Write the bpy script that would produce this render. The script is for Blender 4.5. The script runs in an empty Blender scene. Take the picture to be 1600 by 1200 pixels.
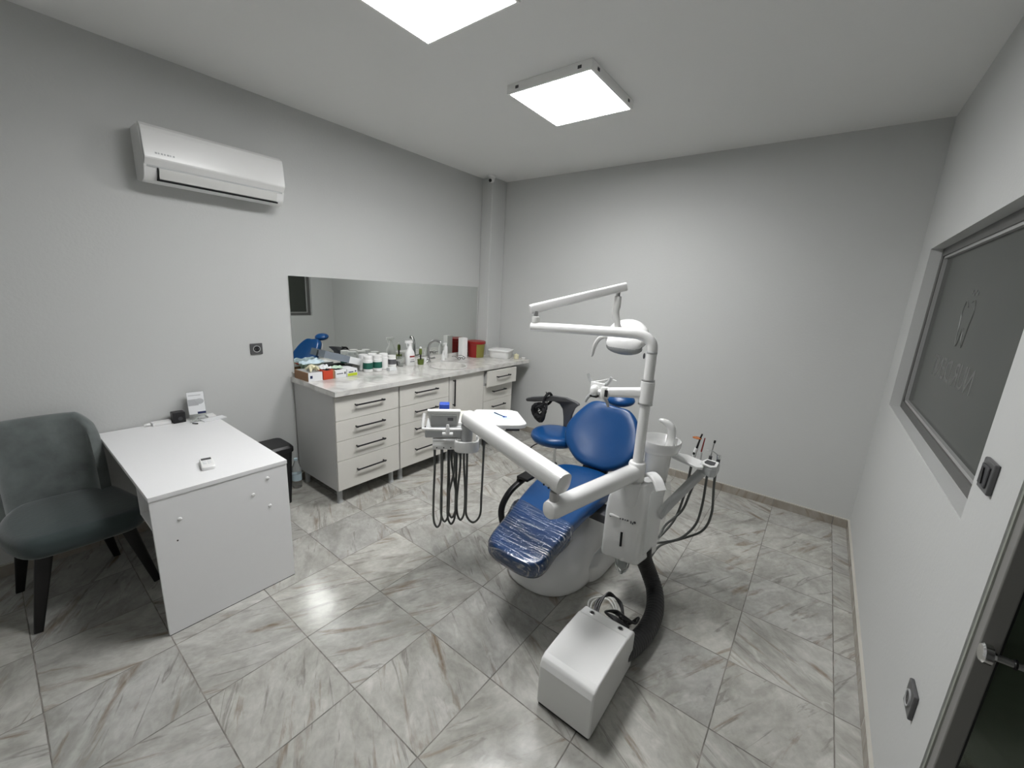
import bpy, bmesh, math, random
from mathutils import Vector, Matrix
random.seed(7)
S = bpy.context.scene
COL = S.collection
PI = math.pi
# ------------------------------------------------------------ camera, world, exposure
cam_d = bpy.data.cameras.new('camera'); cam = bpy.data.objects.new('camera', cam_d); COL.objects.link(cam)
Rv = Vector((0.79070785, 0.60996163, 0.05222935)); Uv = Vector((-0.17656347, 0.14552773, 0.97347163)); Fv = Vector((-0.58617952, 0.77895346, -0.22276686))
m = Matrix((Rv, Uv, -Fv)).transposed().to_4x4(); m.translation = Vector((3.4857, 0.0, 1.7507)); cam.matrix_world = m
cam_d.sensor_width = 36; cam_d.lens = 633.156/1600*36; cam_d.clip_start = .02
S.camera = cam
w = bpy.data.worlds.new('world'); S.world = w; w.use_nodes = True
w.node_tree.nodes['Background'].inputs[0].default_value = (.75, .78, .8, 1)
w.node_tree.nodes['Background'].inputs[1].default_value = 0.02
S.view_settings.view_transform = 'Standard'; S.view_settings.look = 'None'
S.view_settings.exposure = 0.0; S.view_settings.gamma = 1; S.view_settings.use_curve_mapping = False
LAMP = 28.0; PANEL_W = 11; SPREAD = 155     # glow of the diffusers, and the forward-throwing light of each panel (W, degrees)

H, D, W = 3.02, 4.10, 3.924; FY = -1.0; T = .4245; TX = 1.697; TY = .352

# ------------------------------------------------------------ materials
def mat(name, col, rough=.5, metal=0, spec=.5, bump=0, bscale=200, coat=0, trans=0, alpha=1, var=0, vscale=8, emit=None, ior=1.45, sheen=0):
    m = bpy.data.materials.new(name); m.use_nodes = True; nt = m.node_tree; b = nt.nodes['Principled BSDF']
    b.inputs['Base Color'].default_value = (*col, 1); b.inputs['Roughness'].default_value = rough
    b.inputs['Metallic'].default_value = metal; b.inputs['Specular IOR Level'].default_value = spec
    b.inputs['Coat Weight'].default_value = coat; b.inputs['Transmission Weight'].default_value = trans
    b.inputs['Alpha'].default_value = alpha; b.inputs['IOR'].default_value = ior; b.inputs['Sheen Weight'].default_value = sheen
    if emit: b.inputs['Emission Color'].default_value = (1, 1, 1, 1); b.inputs['Emission Strength'].default_value = emit
    tc = nt.nodes.new('ShaderNodeTexCoord')
    if bump:
        n = nt.nodes.new('ShaderNodeTexNoise'); n.inputs['Scale'].default_value = bscale; n.inputs['Detail'].default_value = 4
        nt.links.new(tc.outputs['Object'], n.inputs['Vector'])
        bp = nt.nodes.new('ShaderNodeBump'); bp.inputs['Strength'].default_value = bump; bp.inputs['Distance'].default_value = .01
        nt.links.new(n.outputs['Fac'], bp.inputs['Height']); nt.links.new(bp.outputs['Normal'], b.inputs['Normal'])
    if var:
        n = nt.nodes.new('ShaderNodeTexNoise'); n.inputs['Scale'].default_value = vscale; n.inputs['Detail'].default_value = 5
        nt.links.new(tc.outputs['Object'], n.inputs['Vector'])
        mx = nt.nodes.new('ShaderNodeMix'); mx.data_type = 'RGBA'
        mx.inputs['A'].default_value = (*[c*(1-var) for c in col], 1); mx.inputs['B'].default_value = (*[min(1, c*(1+var)) for c in col], 1)
        nt.links.new(n.outputs['Fac'], mx.inputs['Factor']); nt.links.new(mx.outputs['Result'], b.inputs['Base Color'])
    return m
M = {}
M['wall'] = mat('wall paint', (.555, .562, .552), .6, bump=.10, bscale=60, var=.015, vscale=2, spec=.3)
M['ceiling'] = mat('ceiling paint', (.80, .80, .785), .85, bump=.05, bscale=80, spec=.2)
M['white'] = mat('white plastic', (.80, .80, .79), .28, var=.01)
M['enamel'] = mat('white enamel', (.78, .78, .77), .22, coat=.3, var=.01)
M['offwhite'] = mat('off white plastic', (.66, .66, .64), .35, var=.02)
M['greyplast'] = mat('light grey plastic', (.42, .43, .43), .35, var=.02)
M['dgrey'] = mat('dark grey plastic', (.055, .056, .06), .5, var=.1)
M['stoolgrey'] = mat('stool grey plastic', (.085, .086, .09), .5, var=.05)
M['socket'] = mat('graphite socket', (.09, .09, .092), .4, var=.03)
M['lam'] = mat('white laminate', (.82, .82, .825), .38, var=.01, vscale=30)
M['lam2'] = mat('cream cabinet laminate', (.66, .645, .60), .42, var=.03, vscale=20)
M['lamside'] = mat('cabinet side laminate', (.52, .52, .51), .5, var=.02)
M['black'] = mat('black plastic', (.008, .008, .009), .4, var=.1)
M['blackmat'] = mat('matt black', (.006, .006, .007), .8, var=.1)
M['rubber'] = mat('black corrugated rubber', (.012, .012, .013), .42, var=.1)
M['hose'] = mat('grey silicone hose', (.10, .105, .10), .45, var=.05)
M['chrome'] = mat('chrome', (.7, .7, .7), .15, metal=1, var=.02)
M['steel'] = mat('brushed steel', (.45, .45, .45), .35, metal=1, bump=.05)
M['blue'] = mat('blue vinyl', (.003, .050, .170), .30, coat=.0, bump=.16, bscale=7, var=.05)
M['red'] = mat('red plastic', (.25, .014, .012), .35, var=.03)
M['redcard'] = mat('red card', (.55, .06, .025), .5, var=.05)
M['olive'] = mat('olive yellow plastic', (.22, .20, .045), .4, var=.04)
M['green'] = mat('dark green label', (.015, .11, .08), .5, var=.05)
M['lime'] = mat('lime card', (.50, .60, .03), .5, var=.03)
M['card'] = mat('white card', (.74, .75, .76), .6, var=.03)
M['brown'] = mat('brown card', (.30, .17, .09), .7, var=.08)
M['greycard'] = mat('blue grey card', (.20, .23, .27), .45, var=.06)
M['navy'] = mat('navy print', (.012, .02, .08), .5, var=.03)
M['print'] = mat('grey print', (.10, .10, .11), .5, var=.1)
M['softprint'] = mat('faint grey print', (.42, .43, .44), .5, var=.05)
M['cream'] = mat('cream latex', (.72, .68, .48), .5, var=.05)
M['mint'] = mat('pale green tissue', (.52, .66, .52), .7, var=.1, vscale=30)
M['paleblue'] = mat('pale blue tissue', (.55, .68, .74), .7, var=.06, vscale=30)
M['inlay'] = mat('pale yellow inlay', (.66, .66, .52), .4, var=.03)
M['orange'] = mat('orange shield plastic', (.45, .13, .02), .2, trans=.3)
M['bluecap'] = mat('blue cap', (.02, .07, .42), .4, var=.03)
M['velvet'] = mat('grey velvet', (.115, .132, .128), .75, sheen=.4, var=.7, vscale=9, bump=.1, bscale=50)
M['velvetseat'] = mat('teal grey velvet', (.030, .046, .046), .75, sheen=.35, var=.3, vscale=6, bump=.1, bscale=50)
M['darkwood'] = mat('black stained wood', (.006, .005, .005), .45, var=.2)
M['alu'] = mat('grey frame profile', (.105, .104, .10), .45, metal=.1, var=.03)
M['leafalu'] = mat('grey door profile', (.22, .215, .205), .45, var=.03)
M['alu2'] = mat('light grey frame bead', (.36, .36, .355), .4, var=.03)
M['mirror'] = mat('mirror silver', (.73, .75, .73), .01, metal=1)
M['clearsheet'] = mat('clear thin sheet', (.9, .92, .92), .08, alpha=.22)
M['frost'] = mat('dark frosted film', (.042, .047, .040), .16, spec=.3, var=.02)
M['letter'] = mat('pale film lettering', (.105, .11, .102), .3, var=.02)
M['clear'] = mat('clear plastic', (.95, .97, .96), .06, trans=.92, ior=1.2)
M['doorglass'] = mat('tinted door glass', (.68, .74, .68), .02, trans=1, ior=1.5)
M['soap'] = mat('green brush bristles', (.10, .14, .02), .6, var=.2, bump=.5, bscale=300)
M['lens'] = mat('lamp lens', (.30, .31, .31), .12, coat=.5, var=.05)
M['screen'] = mat('display glass', (.02, .022, .024), .15)
M['lampframe'] = mat('white lamp housing', (.88, .88, .86), .4, var=.01)
M['emit'] = mat('lit diffuser', (.9, .9, .9), .5, emit=LAMP)
M['corridor'] = mat('corridor paint', (.55, .56, .54), .7, var=.05)

def film_mat():   # clinging clear film, wrinkled
    m = bpy.data.materials.new('clear cling film'); m.use_nodes = True; nt = m.node_tree; N = nt.nodes; L = nt.links
    N.remove(N['Principled BSDF']); out = N['Material Output']
    tc = N.new('ShaderNodeTexCoord')
    def noise(sc, rot, scale, dist):
        mp = N.new('ShaderNodeMapping'); mp.inputs['Scale'].default_value = sc; mp.inputs['Rotation'].default_value = (0, 0, rot)
        n = N.new('ShaderNodeTexNoise'); n.inputs['Scale'].default_value = scale; n.inputs['Detail'].default_value = 6; n.inputs['Distortion'].default_value = dist
        L.new(tc.outputs['Object'], mp.inputs[0]); L.new(mp.outputs[0], n.inputs[0]); return n
    n = noise((4, 70, 30), .3, 1.4, .6); n2 = noise((30, 6, 12), -.35, 1.5, .4)
    add = N.new('ShaderNodeMath'); add.operation = 'ADD'; L.new(n.outputs[0], add.inputs[0]); L.new(n2.outputs[0], add.inputs[1])
    bp = N.new('ShaderNodeBump'); bp.inputs['Strength'].default_value = .55; bp.inputs['Distance'].default_value = .006; L.new(add.outputs[0], bp.inputs['Height'])
    g = N.new('ShaderNodeBsdfGlossy'); g.inputs['Roughness'].default_value = .12; g.inputs['Color'].default_value = (1, 1, 1, 1); L.new(bp.outputs[0], g.inputs['Normal'])
    t = N.new('ShaderNodeBsdfTransparent'); t.inputs['Color'].default_value = (.93, .96, .98, 1)
    fr = N.new('ShaderNodeFresnel'); fr.inputs['IOR'].default_value = 1.5; L.new(bp.outputs[0], fr.inputs['Normal'])
    rp = N.new('ShaderNodeMapRange'); rp.inputs['From Min'].default_value = .50; rp.inputs['From Max'].default_value = .70; rp.inputs['To Min'].default_value = .02; rp.inputs['To Max'].default_value = .50
    L.new(n.outputs[0], rp.inputs['Value']); a2 = N.new('ShaderNodeMath'); a2.operation = 'ADD'; a2.use_clamp = True; L.new(fr.outputs[0], a2.inputs[0]); L.new(rp.outputs[0], a2.inputs[1])
    mx = N.new('ShaderNodeMixShader'); L.new(a2.outputs[0], mx.inputs[0]); L.new(t.outputs[0], mx.inputs[1]); L.new(g.outputs[0], mx.inputs[2]); L.new(mx.outputs[0], out.inputs[0])
    return m
M['film'] = film_mat()
def thin_glass(name, tint, gloss):   # thin sheet: straight-through light plus a faint reflection
    m = bpy.data.materials.new(name); m.use_nodes = True; nt = m.node_tree; N = nt.nodes; L = nt.links
    N.remove(N['Principled BSDF']); t = N.new('ShaderNodeBsdfTransparent'); t.inputs['Color'].default_value = (*tint, 1)
    g = N.new('ShaderNodeBsdfGlossy'); g.inputs['Roughness'].default_value = .03; fr = N.new('ShaderNodeFresnel'); fr.inputs['IOR'].default_value = gloss
    x = N.new('ShaderNodeMixShader'); L.new(fr.outputs[0], x.inputs[0]); L.new(t.outputs[0], x.inputs[1]); L.new(g.outputs[0], x.inputs[2]); L.new(x.outputs[0], N['Material Output'].inputs[0])
    return m
M['doorglass'] = thin_glass('tinted door glass sheet', (.80, .85, .79), 1.5)
M['jamb'] = mat('grey green door lining', (.30, .31, .275), .5, var=.03)

def tile_mat(name, x0, y0, s, plane='xy', warm=0.0):
    m = bpy.data.materials.new(name); m.use_nodes = True; nt = m.node_tree; N = nt.nodes; L = nt.links; b = N['Principled BSDF']
    geo = N.new('ShaderNodeNewGeometry')
    def math_(op, a, bb=None):
        n = N.new('ShaderNodeMath'); n.operation = op
        for i, v in enumerate((a, bb)):
            if v is None: continue
            if isinstance(v, (int, float)): n.inputs[i].default_value = v
            else: L.new(v, n.inputs[i])
        return n.outputs[0]
    sp = N.new('ShaderNodeSeparateXYZ'); L.new(geo.outputs['Position'], sp.inputs[0])
    X = {'x': sp.outputs[0], 'y': sp.outputs[1], 'z': sp.outputs[2]}
    u = math_('DIVIDE', math_('SUBTRACT', X[plane[0]], x0), s); v = math_('DIVIDE', math_('SUBTRACT', X[plane[1]], y0), s)
    if plane[1] == 'z': v = math_('ADD', math_('MULTIPLY', v, .45), .2)
    fu = math_('FRACT', u); fv = math_('FRACT', v); iu = math_('FLOOR', u); iv = math_('FLOOR', v)
    du = math_('MINIMUM', fu, math_('SUBTRACT', 1, fu)); dv = math_('MINIMUM', fv, math_('SUBTRACT', 1, fv))
    dd = math_('MINIMUM', du, dv)
    gr = N.new('ShaderNodeMapRange'); gr.inputs['From Min'].default_value = .0048; gr.inputs['From Max'].default_value = .0078; L.new(dd, gr.inputs['Value'])
    cb = N.new('ShaderNodeCombineXYZ'); L.new(iu, cb.inputs[0]); L.new(iv, cb.inputs[1])
    wn = N.new('ShaderNodeTexWhiteNoise'); wn.noise_dimensions = '3D'; L.new(cb.outputs[0], wn.inputs['Vector'])
    ang = math_('ADD', math_('MULTIPLY', math_('FLOOR', math_('MULTIPLY', wn.outputs['Value'], 4)), PI/2), .5)
    lc = N.new('ShaderNodeCombineXYZ'); L.new(math_('SUBTRACT', fu, .5), lc.inputs[0]); L.new(math_('SUBTRACT', fv, .5), lc.inputs[1])
    vr = N.new('ShaderNodeVectorRotate'); vr.rotation_type = 'Z_AXIS'; L.new(lc.outputs[0], vr.inputs['Vector']); L.new(ang, vr.inputs['Angle'])
    off = N.new('ShaderNodeVectorMath'); off.operation = 'MULTIPLY_ADD'; L.new(wn.outputs['Color'], off.inputs[0]); off.inputs[1].default_value = (23, 31, 17)
    L.new(vr.outputs[0], off.inputs[2])
    def noise(scale, sc, det, dist=0, rough=.55):
        mp = N.new('ShaderNodeVectorMath'); mp.operation = 'MULTIPLY'; L.new(off.outputs[0], mp.inputs[0]); mp.inputs[1].default_value = sc
        n = N.new('ShaderNodeTexNoise'); n.inputs['Scale'].default_value = scale; n.inputs['Detail'].default_value = det
        n.inputs['Distortion'].default_value = dist; n.inputs['Roughness'].default_value = rough; L.new(mp.outputs[0], n.inputs['Vector']); return n.outputs['Fac']
    def ramp(f, pts):
        r = N.new('ShaderNodeValToRGB'); cr = r.color_ramp
        while len(cr.elements) < len(pts): cr.elements.new(.5)
        for e, (p, c) in zip(cr.elements, pts): e.position = p; e.color = (*c, 1)
        L.new(f, r.inputs[0]); return r.outputs[0]
    def mix(f, a, bb, mode='MIX'):
        x = N.new('ShaderNodeMix'); x.data_type = 'RGBA'; x.blend_type = mode
        for k, v_ in (('Factor', f), ('A', a), ('B', bb)):
            if isinstance(v_, float): x.inputs[k].default_value = v_
            elif isinstance(v_, tuple): x.inputs[k].default_value = (*v_, 1)
            else: L.new(v_, x.inputs[k])
        return x.outputs['Result']
    base = ramp(noise(1.9, (1, 1.5, 1), 7, .8), [(.28, (.31, .305, .28)), (.5, (.425, .42, .395)), (.72, (.53, .525, .50))])
    st = ramp(noise(1.15, (.8, 5.5, 1), 7, .5, .62), [(.57, (0, 0, 0)), (.64, (.5,)*3), (.71, (1, 1, 1))])
    c = mix(st, base, (.235-warm*.08, .190-warm*.1, .145-warm*.09))
    st2 = ramp(noise(1.3, (.7, 6, 1), 7, 1.0), [(.60, (0, 0, 0)), (.66, (.65,)*3), (.70, (0.1,)*3)])
    c = mix(st2, c, (.19, .18, .165))
    st3 = ramp(noise(2.0, (1, 2.5, 1), 6, .8), [(.30, (.4,)*3), (.40, (0, 0, 0)), (.6, (0, 0, 0))])
    c = mix(st3, c, (.66, .65, .63))
    fine = ramp(noise(13, (1, 1.5, 1), 6, .5), [(.3, (.88,)*3), (.7, (1.06,)*3)])
    c = mix(1.0, c, fine, 'MULTIPLY')
    tint = ramp(wn.outputs['Value'], [(0, (.90,)*3), (1, (1.07, 1.06, 1.03))])
    c = mix(1.0, c, tint, 'MULTIPLY')
    if warm: c = mix(warm, c, (.24, .19, .14))
    gn = ramp(noise(6, (1, 1, 1), 3), [(.35, (.10, .095, .085)), (.65, (.27, .25, .225))])
    c = mix(gr.outputs[0], gn, c)
    L.new(c, b.inputs['Base Color'])
    rr = N.new('ShaderNodeMapRange'); L.new(gr.outputs[0], rr.inputs['Value']); rr.inputs['To Min'].default_value = .8; rr.inputs['To Max'].default_value = .20
    L.new(rr.outputs[0], b.inputs['Roughness']); b.inputs['Specular IOR Level'].default_value = .5
    h = math_('ADD', math_('MULTIPLY', gr.outputs[0], 1), math_('MULTIPLY', noise(4, (1, 1.3, 1), 4), .35))
    bp = N.new('ShaderNodeBump'); bp.inputs['Strength'].default_value = .25; bp.inputs['Distance'].default_value = .002; L.new(h, bp.inputs['Height']); L.new(bp.outputs[0], b.inputs['Normal'])
    return m
M['tile'] = tile_mat('marbled floor tile', TX, TY, T)
M['skirt'] = tile_mat('marbled skirting tile', TX, 0, T, 'xz', .55)
M['skirty'] = tile_mat('marbled skirting tile side', TY, 0, T, 'yz', .55)
M['grout'] = mat('pale grout', (.52, .50, .45), .8, var=.1)

def marble_mat():
    m = bpy.data.materials.new('polished marble worktop'); m.use_nodes = True; nt = m.node_tree; N = nt.nodes; L = nt.links; b = N['Principled BSDF']
    tc = N.new('ShaderNodeTexCoord'); n = N.new('ShaderNodeTexNoise'); n.inputs['Scale'].default_value = 5; n.inputs['Detail'].default_value = 8; n.inputs['Distortion'].default_value = 1.5
    L.new(tc.outputs['Object'], n.inputs[0]); r = N.new('ShaderNodeValToRGB'); L.new(n.outputs[0], r.inputs[0]); cr = r.color_ramp
    cr.elements[0].position = .36; cr.elements[0].color = (.50, .49, .465, 1); cr.elements[1].position = .56; cr.elements[1].color = (.66, .65, .62, 1)
    L.new(r.outputs[0], b.inputs['Base Color']); b.inputs['Roughness'].default_value = .07
    return m
M['marble'] = marble_mat()

# ------------------------------------------------------------ geometry helpers
def V(*a): return Vector(a)
class MB:
    def __init__(s): s.b = bmesh.new()
    def box(s, x0, y0, z0, x1, y1, z1, mtx=None):
        r = bmesh.ops.create_cube(s.b, size=1)['verts']
        for v in r:
            v.co = Vector(((x0+x1)/2+v.co.x*(x1-x0), (y0+y1)/2+v.co.y*(y1-y0), (z0+z1)/2+v.co.z*(z1-z0)))
            if mtx: v.co = mtx @ v.co
        return s
    def prism(s, pts, vec):          # closed 3D outline extruded by vec
        vec = Vector(vec); a = [s.b.verts.new(p) for p in pts]; c = [s.b.verts.new(Vector(p)+vec) for p in pts]; n = len(pts)
        s.b.faces.new(a); s.b.faces.new(c[::-1])
        for i in range(n): s.b.faces.new((a[i], c[i], c[(i+1) % n], a[(i+1) % n]))
        return s
    def loft(s, rings, cap=True, closed=True):
        R_ = [[s.b.verts.new(p) for p in r] for r in rings]; n = len(R_[0])
        for a, c in zip(R_, R_[1:]):
            for i in range(n if closed else n-1): s.b.faces.new((a[i], a[(i+1) % n], c[(i+1) % n], c[i]))
        if cap: s.b.faces.new(R_[0][::-1]); s.b.faces.new(R_[-1])
        return s
    def lathe(s, prof, c=(0, 0, 0), n=32, mtx=None, sx=1, sy=1):
        rings = []
        for r, z in prof:
            r = max(r, 1e-5)
            ring = [Vector((r*sx*math.cos(2*PI*i/n), r*sy*math.sin(2*PI*i/n), z)) for i in range(n)]
            ring = [(mtx @ p if mtx else p)+Vector(c) for p in ring]; rings.append(ring)
        return s.loft(rings)
    def tube(s, pts, r, n=12, smooth=0, sq=None, up=None):     # sweep; r may be a list; sq=(w,h,corner) for a rounded-rect section
        pts = [Vector(p) for p in pts]
        if smooth: pts, r = catmull(pts, r, smooth)
        rr = r if isinstance(r, (list, tuple)) else [r]*len(pts)
        nrm = None; rings = []
        for i, p in enumerate(pts):
            t = (pts[min(i+1, len(pts)-1)]-pts[max(i-1, 0)]).normalized()
            if nrm is None:
                a = Vector(up) if up else (Vector((0, 0, 1)) if abs(t.z) < .9 else Vector((1, 0, 0)))
                nrm = (a-t*a.dot(t)).normalized()
            else: nrm = (nrm-t*nrm.dot(t)).normalized()
            bi = t.cross(nrm)
            if sq:
                wd, hd, k = sq; ring = []
                for (cx, cy, a0) in ((wd-k, hd-k, 0), (-wd+k, hd-k, PI/2), (-wd+k, -hd+k, PI), (wd-k, -hd+k, 1.5*PI)):
                    for j in range(5):
                        a = a0+PI/2*j/4; ring.append(p+(bi*(cx+k*math.cos(a))+nrm*(cy+k*math.sin(a)))*rr[i])
            else: ring = [p+(nrm*math.cos(2*PI*j/n)+bi*math.sin(2*PI*j/n))*rr[i] for j in range(n)]
            rings.append(ring)
        return s.loft(rings)
    def ell(s, c, r, mtx=None, n=20):
        prof = [(math.cos(a), math.sin(a)) for a in [(-PI/2+PI*i/12) for i in range(13)]]
        rings = []
        for rad, z in prof:
            rad = max(rad, .001)
            ring = [Vector((rad*math.cos(2*PI*i/n)*r[0], rad*math.sin(2*PI*i/n)*r[1], z*r[2])) for i in range(n)]
            rings.append([(mtx @ p if mtx else p)+Vector(c) for p in ring])
        return s.loft(rings)
    def pillow(s, outline, f, th, edge=.03, bulge=.0, sub=5):      # soft cushion: f(x, y, h) -> world; h from 0 (bottom) to th (top)
        P_, _ = catmull([Vector((x, y, 0)) for x, y in outline], 0, sub, True)
        c = sum(P_, Vector())/len(P_); rings = []
        prof = [(0, 0), (.5, 0), (-edge, 0)]; k = 4
        seq = [(-edge*1.0, 0.0, 0)]
        for j in range(k+1): a = PI/2*j/k; seq.append((-edge+edge*math.sin(a), edge*(1-math.cos(a)), 0))
        for j in range(k+1): a = PI/2*j/k; seq.append((-edge+edge*math.cos(a), th-edge+edge*math.sin(a), 0))
        for off, h, _ in seq:
            ring = []
            for p in P_:
                d = (p-c); L_ = d.length; q = c+d*((L_+off)/L_); ring.append(f(q.x, q.y, h))
            rings.append(ring)
        for fr in (.8, .55, .3, .08):
            ring = []
            for p in P_:
                d = (p-c); L_ = d.length; q = c+d*((L_-edge)/L_)*fr; ring.append(f(q.x, q.y, th+bulge*(1-fr*fr)))
            rings.append(ring)
        return s.loft(rings)
    def build(s, name, material, parent=None, bevel=0, seg=3, smooth=35, subsurf=0):
        bmesh.ops.recalc_face_normals(s.b, faces=s.b.faces[:])
        me = bpy.data.meshes.new(name); s.b.to_mesh(me); s.b.free()
        me.materials.append(material if not isinstance(material, str) else M[material])
        o = bpy.data.objects.new(name, me); COL.objects.link(o)
        for p in me.polygons: p.use_smooth = True
        if smooth: me.set_sharp_from_angle(angle=math.radians(smooth))
        if bevel:
            md = o.modifiers.new('bevel', 'BEVEL'); md.width = bevel; md.segments = seg; md.limit_method = 'ANGLE'; md.angle_limit = math.radians(35); md.harden_normals = True
        if subsurf: md = o.modifiers.new('sub', 'SUBSURF'); md.levels = md.render_levels = subsurf
        if parent:
            o.parent = parent
            root = parent
            mi = Matrix.Identity(4)
            while root: mi = root.matrix_basis @ mi if not root.parent else mi; root = root.parent
            o.matrix_parent_inverse = (parent['_w'] and Matrix.Translation(-Vector(parent['_w']))) if '_w' in parent else Matrix.Identity(4)
        return o
def catmull(pts, r, k, closed=False):
    out = []; ro = []; n = len(pts)
    rng = range(n if closed else n-1)
    for i in rng:
        if closed: a, b, c, d = pts[i-1], pts[i], pts[(i+1) % n], pts[(i+2) % n]
        else: a, b, c, d = pts[max(i-1, 0)], pts[i], pts[i+1], pts[min(i+2, n-1)]
        for j in range(k):
            t = j/k; out.append(.5*((2*b)+(c-a)*t+(2*a-5*b+4*c-d)*t*t+(-a+3*b-3*c+d)*t**3))
            if isinstance(r, (list, tuple)): ro.append(r[i]+(r[(i+1) % n]-r[i])*t)
    if not closed:
        out.append(pts[-1])
        if isinstance(r, (list, tuple)): ro.append(r[-1])
    return out, (ro if isinstance(r, (list, tuple)) else r)
def tag(o, label=None, cat=None, group=None, kind=None):
    if label: o['label'] = label
    if cat: o['category'] = cat
    if group: o['group'] = group
    if kind: o['kind'] = kind
    return o
def thing(name, loc, label, cat, group=None):    # Empty at the thing's base; parts are modelled in world space and parented keeping place
    o = bpy.data.objects.new(name, None); COL.objects.link(o); o.location = loc; o.empty_display_size = .05
    o['_w'] = tuple(float(c) for c in loc)
    return tag(o, label, cat, group)
def text_mesh(body, size, mtx, material, parent, name, ext=.0006):
    c = bpy.data.curves.new('t', 'FONT'); c.body = body; c.size = size; c.extrude = ext; c.align_x = 'CENTER'; c.align_y = 'CENTER'; c.resolution_u = 2
    t = bpy.data.objects.new('t', c); COL.objects.link(t); bpy.context.view_layer.update()
    me = bpy.data.meshes.new_from_object(t.evaluated_get(bpy.context.evaluated_depsgraph_get())); bpy.data.objects.remove(t)
    me.transform(mtx); me.materials.clear(); me.materials.append(M[material])
    b = bmesh.new(); b.from_mesh(me); bpy.data.meshes.remove(me); mb = MB(); mb.b = b
    return mb.build(name, material, parent, smooth=0)
def copy_tree(o, parent=None, delta=None, label=None):
    c = o.copy(); COL.objects.link(c)
    if parent: c.parent = parent
    elif delta: c.location = o.location+Vector(delta)
    if label: c['label'] = label
    for ch in list(o.children): copy_tree(ch, c)
    return c
def struct(mb, name, material, parent=None, **k):
    o = mb.build(name, material, parent, **k)
    if not parent: o['kind'] = 'structure'
    return o

# ------------------------------------------------------------ room shell
struct(MB().box(-.15, FY-.15, -.1, W+1.6, D+.15, 0), 'floor', 'tile')
struct(MB().box(-.15, FY-.15, H, W+1.6, D+.15, H+.1), 'ceiling', 'ceiling')
struct(MB().box(-.15, FY-.15, 0, 0, D+.15, H), 'wall_left', 'wall')
struct(MB().box(0, D, 0, W+1.6, D+.15, H), 'wall_back', 'wall')
struct(MB().box(0, FY-.15, 0, W+1.6, FY, H), 'wall_front', 'wall')
WT = .16; wy0, wy1, wz0, wz1 = 1.77, 3.70, 1.13, 2.145; dy0, dy1, dz1 = .56, 1.462, 2.15
wr = MB()
wr.box(W, wy1, 0, W+WT, D, H); wr.box(W, wy0, 0, W+WT, wy1, wz0); wr.box(W, wy0, wz1, W+WT, wy1, H)
wr.box(W, dy1, 0, W+WT, wy0, H); wr.box(W, dy0, dz1, W+WT, dy1, H); wr.box(W, FY, 0, W+WT, dy0, H)
struct(wr, 'wall_right', 'wall')
struct(MB().box(W+1.45, FY, 0, W+1.6, D, H), 'wall_corridor', 'corridor')
cl = bpy.data.lights.new('corridor_fill', 'AREA'); cl.shape = 'RECTANGLE'; cl.size = .3; cl.size_y = 1.2; cl.energy = 7  # added fill lamp without a fixture, out of view, to brighten the corridor
co = bpy.data.objects.new('corridor_fill', cl); COL.objects.link(co); co.location = (W+.9, 2.4, H-.01)
struct(MB().box(0, 3.84, 0, .165, D, H), 'trim_1', 'wall', bevel=.012)
# skirting
def skirting(name, a, b_, mname, hh=.07):
    r = struct(MB().box(*a, 0, *b_, hh), name, mname)
    (x0, y0), (x1, y1) = a, b_
    g = MB().box(x0, y0, hh, x1, y1, hh+.006).build('grout_line', 'grout', r)
    return r
skirting('baseboard_back', (.165, D-.013), (W, D), 'skirt')
skirting('baseboard_right', (W-.013, dy1+.0), (W, D-.013), 'skirty')
skirting('baseboard_left', (0, FY), (.013, 3.84), 'skirty')
# window in the right wall
xg = W+.085
win = struct(MB().box(W+.055, wy0, wz0, W+.10, wy0+.05, wz1).box(W+.055, wy1-.05, wz0, W+.10, wy1, wz1).box(W+.055, wy0+.05, wz0, W+.10, wy1-.05, wz0+.05).box(W+.055, wy0+.05, wz1-.05, W+.10, wy1-.05, wz1), 'window_1', 'alu', bevel=.003)
yb0, yb1, zb0, zb1 = wy0+.05, wy1-.05, wz0+.05, wz1-.05
bd = MB()
for (a, c, d_, e) in ((yb0, zb0, yb1, zb0+.014), (yb0, zb1-.014, yb1, zb1), (yb0, zb0, yb0+.014, zb1), (yb1-.014, zb0, yb1, zb1)): bd.box(W+.062, a, c, W+.082, d_, e)
bd.build('glazing_bead', 'alu2', win)
MB().box(W+.078, yb0, zb0, W+.088, yb1, zb1).build('window_pane', 'frost', win)
MB().box(W+.001, wy0+.001, wz0, W+.055, wy1-.001, wz0+.004).build('window_sill', 'wall', win)
# lettering of the film, mirrored from inside
mt = Matrix(((0, 0, 1, W+.0779), (1, 0, 0, 2.83), (0, 1, 0, 1.475), (0, 0, 0, 1)))
text_mesh('NUR DENT', .16, mt, 'letter', win, 'window_lettering', ext=.0002)
lg = MB(); cy_, cz_ = 2.83, 1.72
lg.tube([(W+.0778, cy_+a, cz_+b) for a, b in ((-.02, .09), (-.07, .10), (-.10, .05), (-.08, -.02), (-.06, -.11), (-.03, -.10), (0, -.03), (.03, -.10), (.06, -.11), (.08, -.02), (.10, .05), (.07, .10), (.02, .07))], .0022, 6, smooth=4)
for a in range(4): lg.ell((W+.0775, cy_-.08+.03*a, cz_+.13+.01*(a % 2)), (.002, .010, .010), n=8)
lg.build('window_emblem', 'letter', win)
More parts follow.
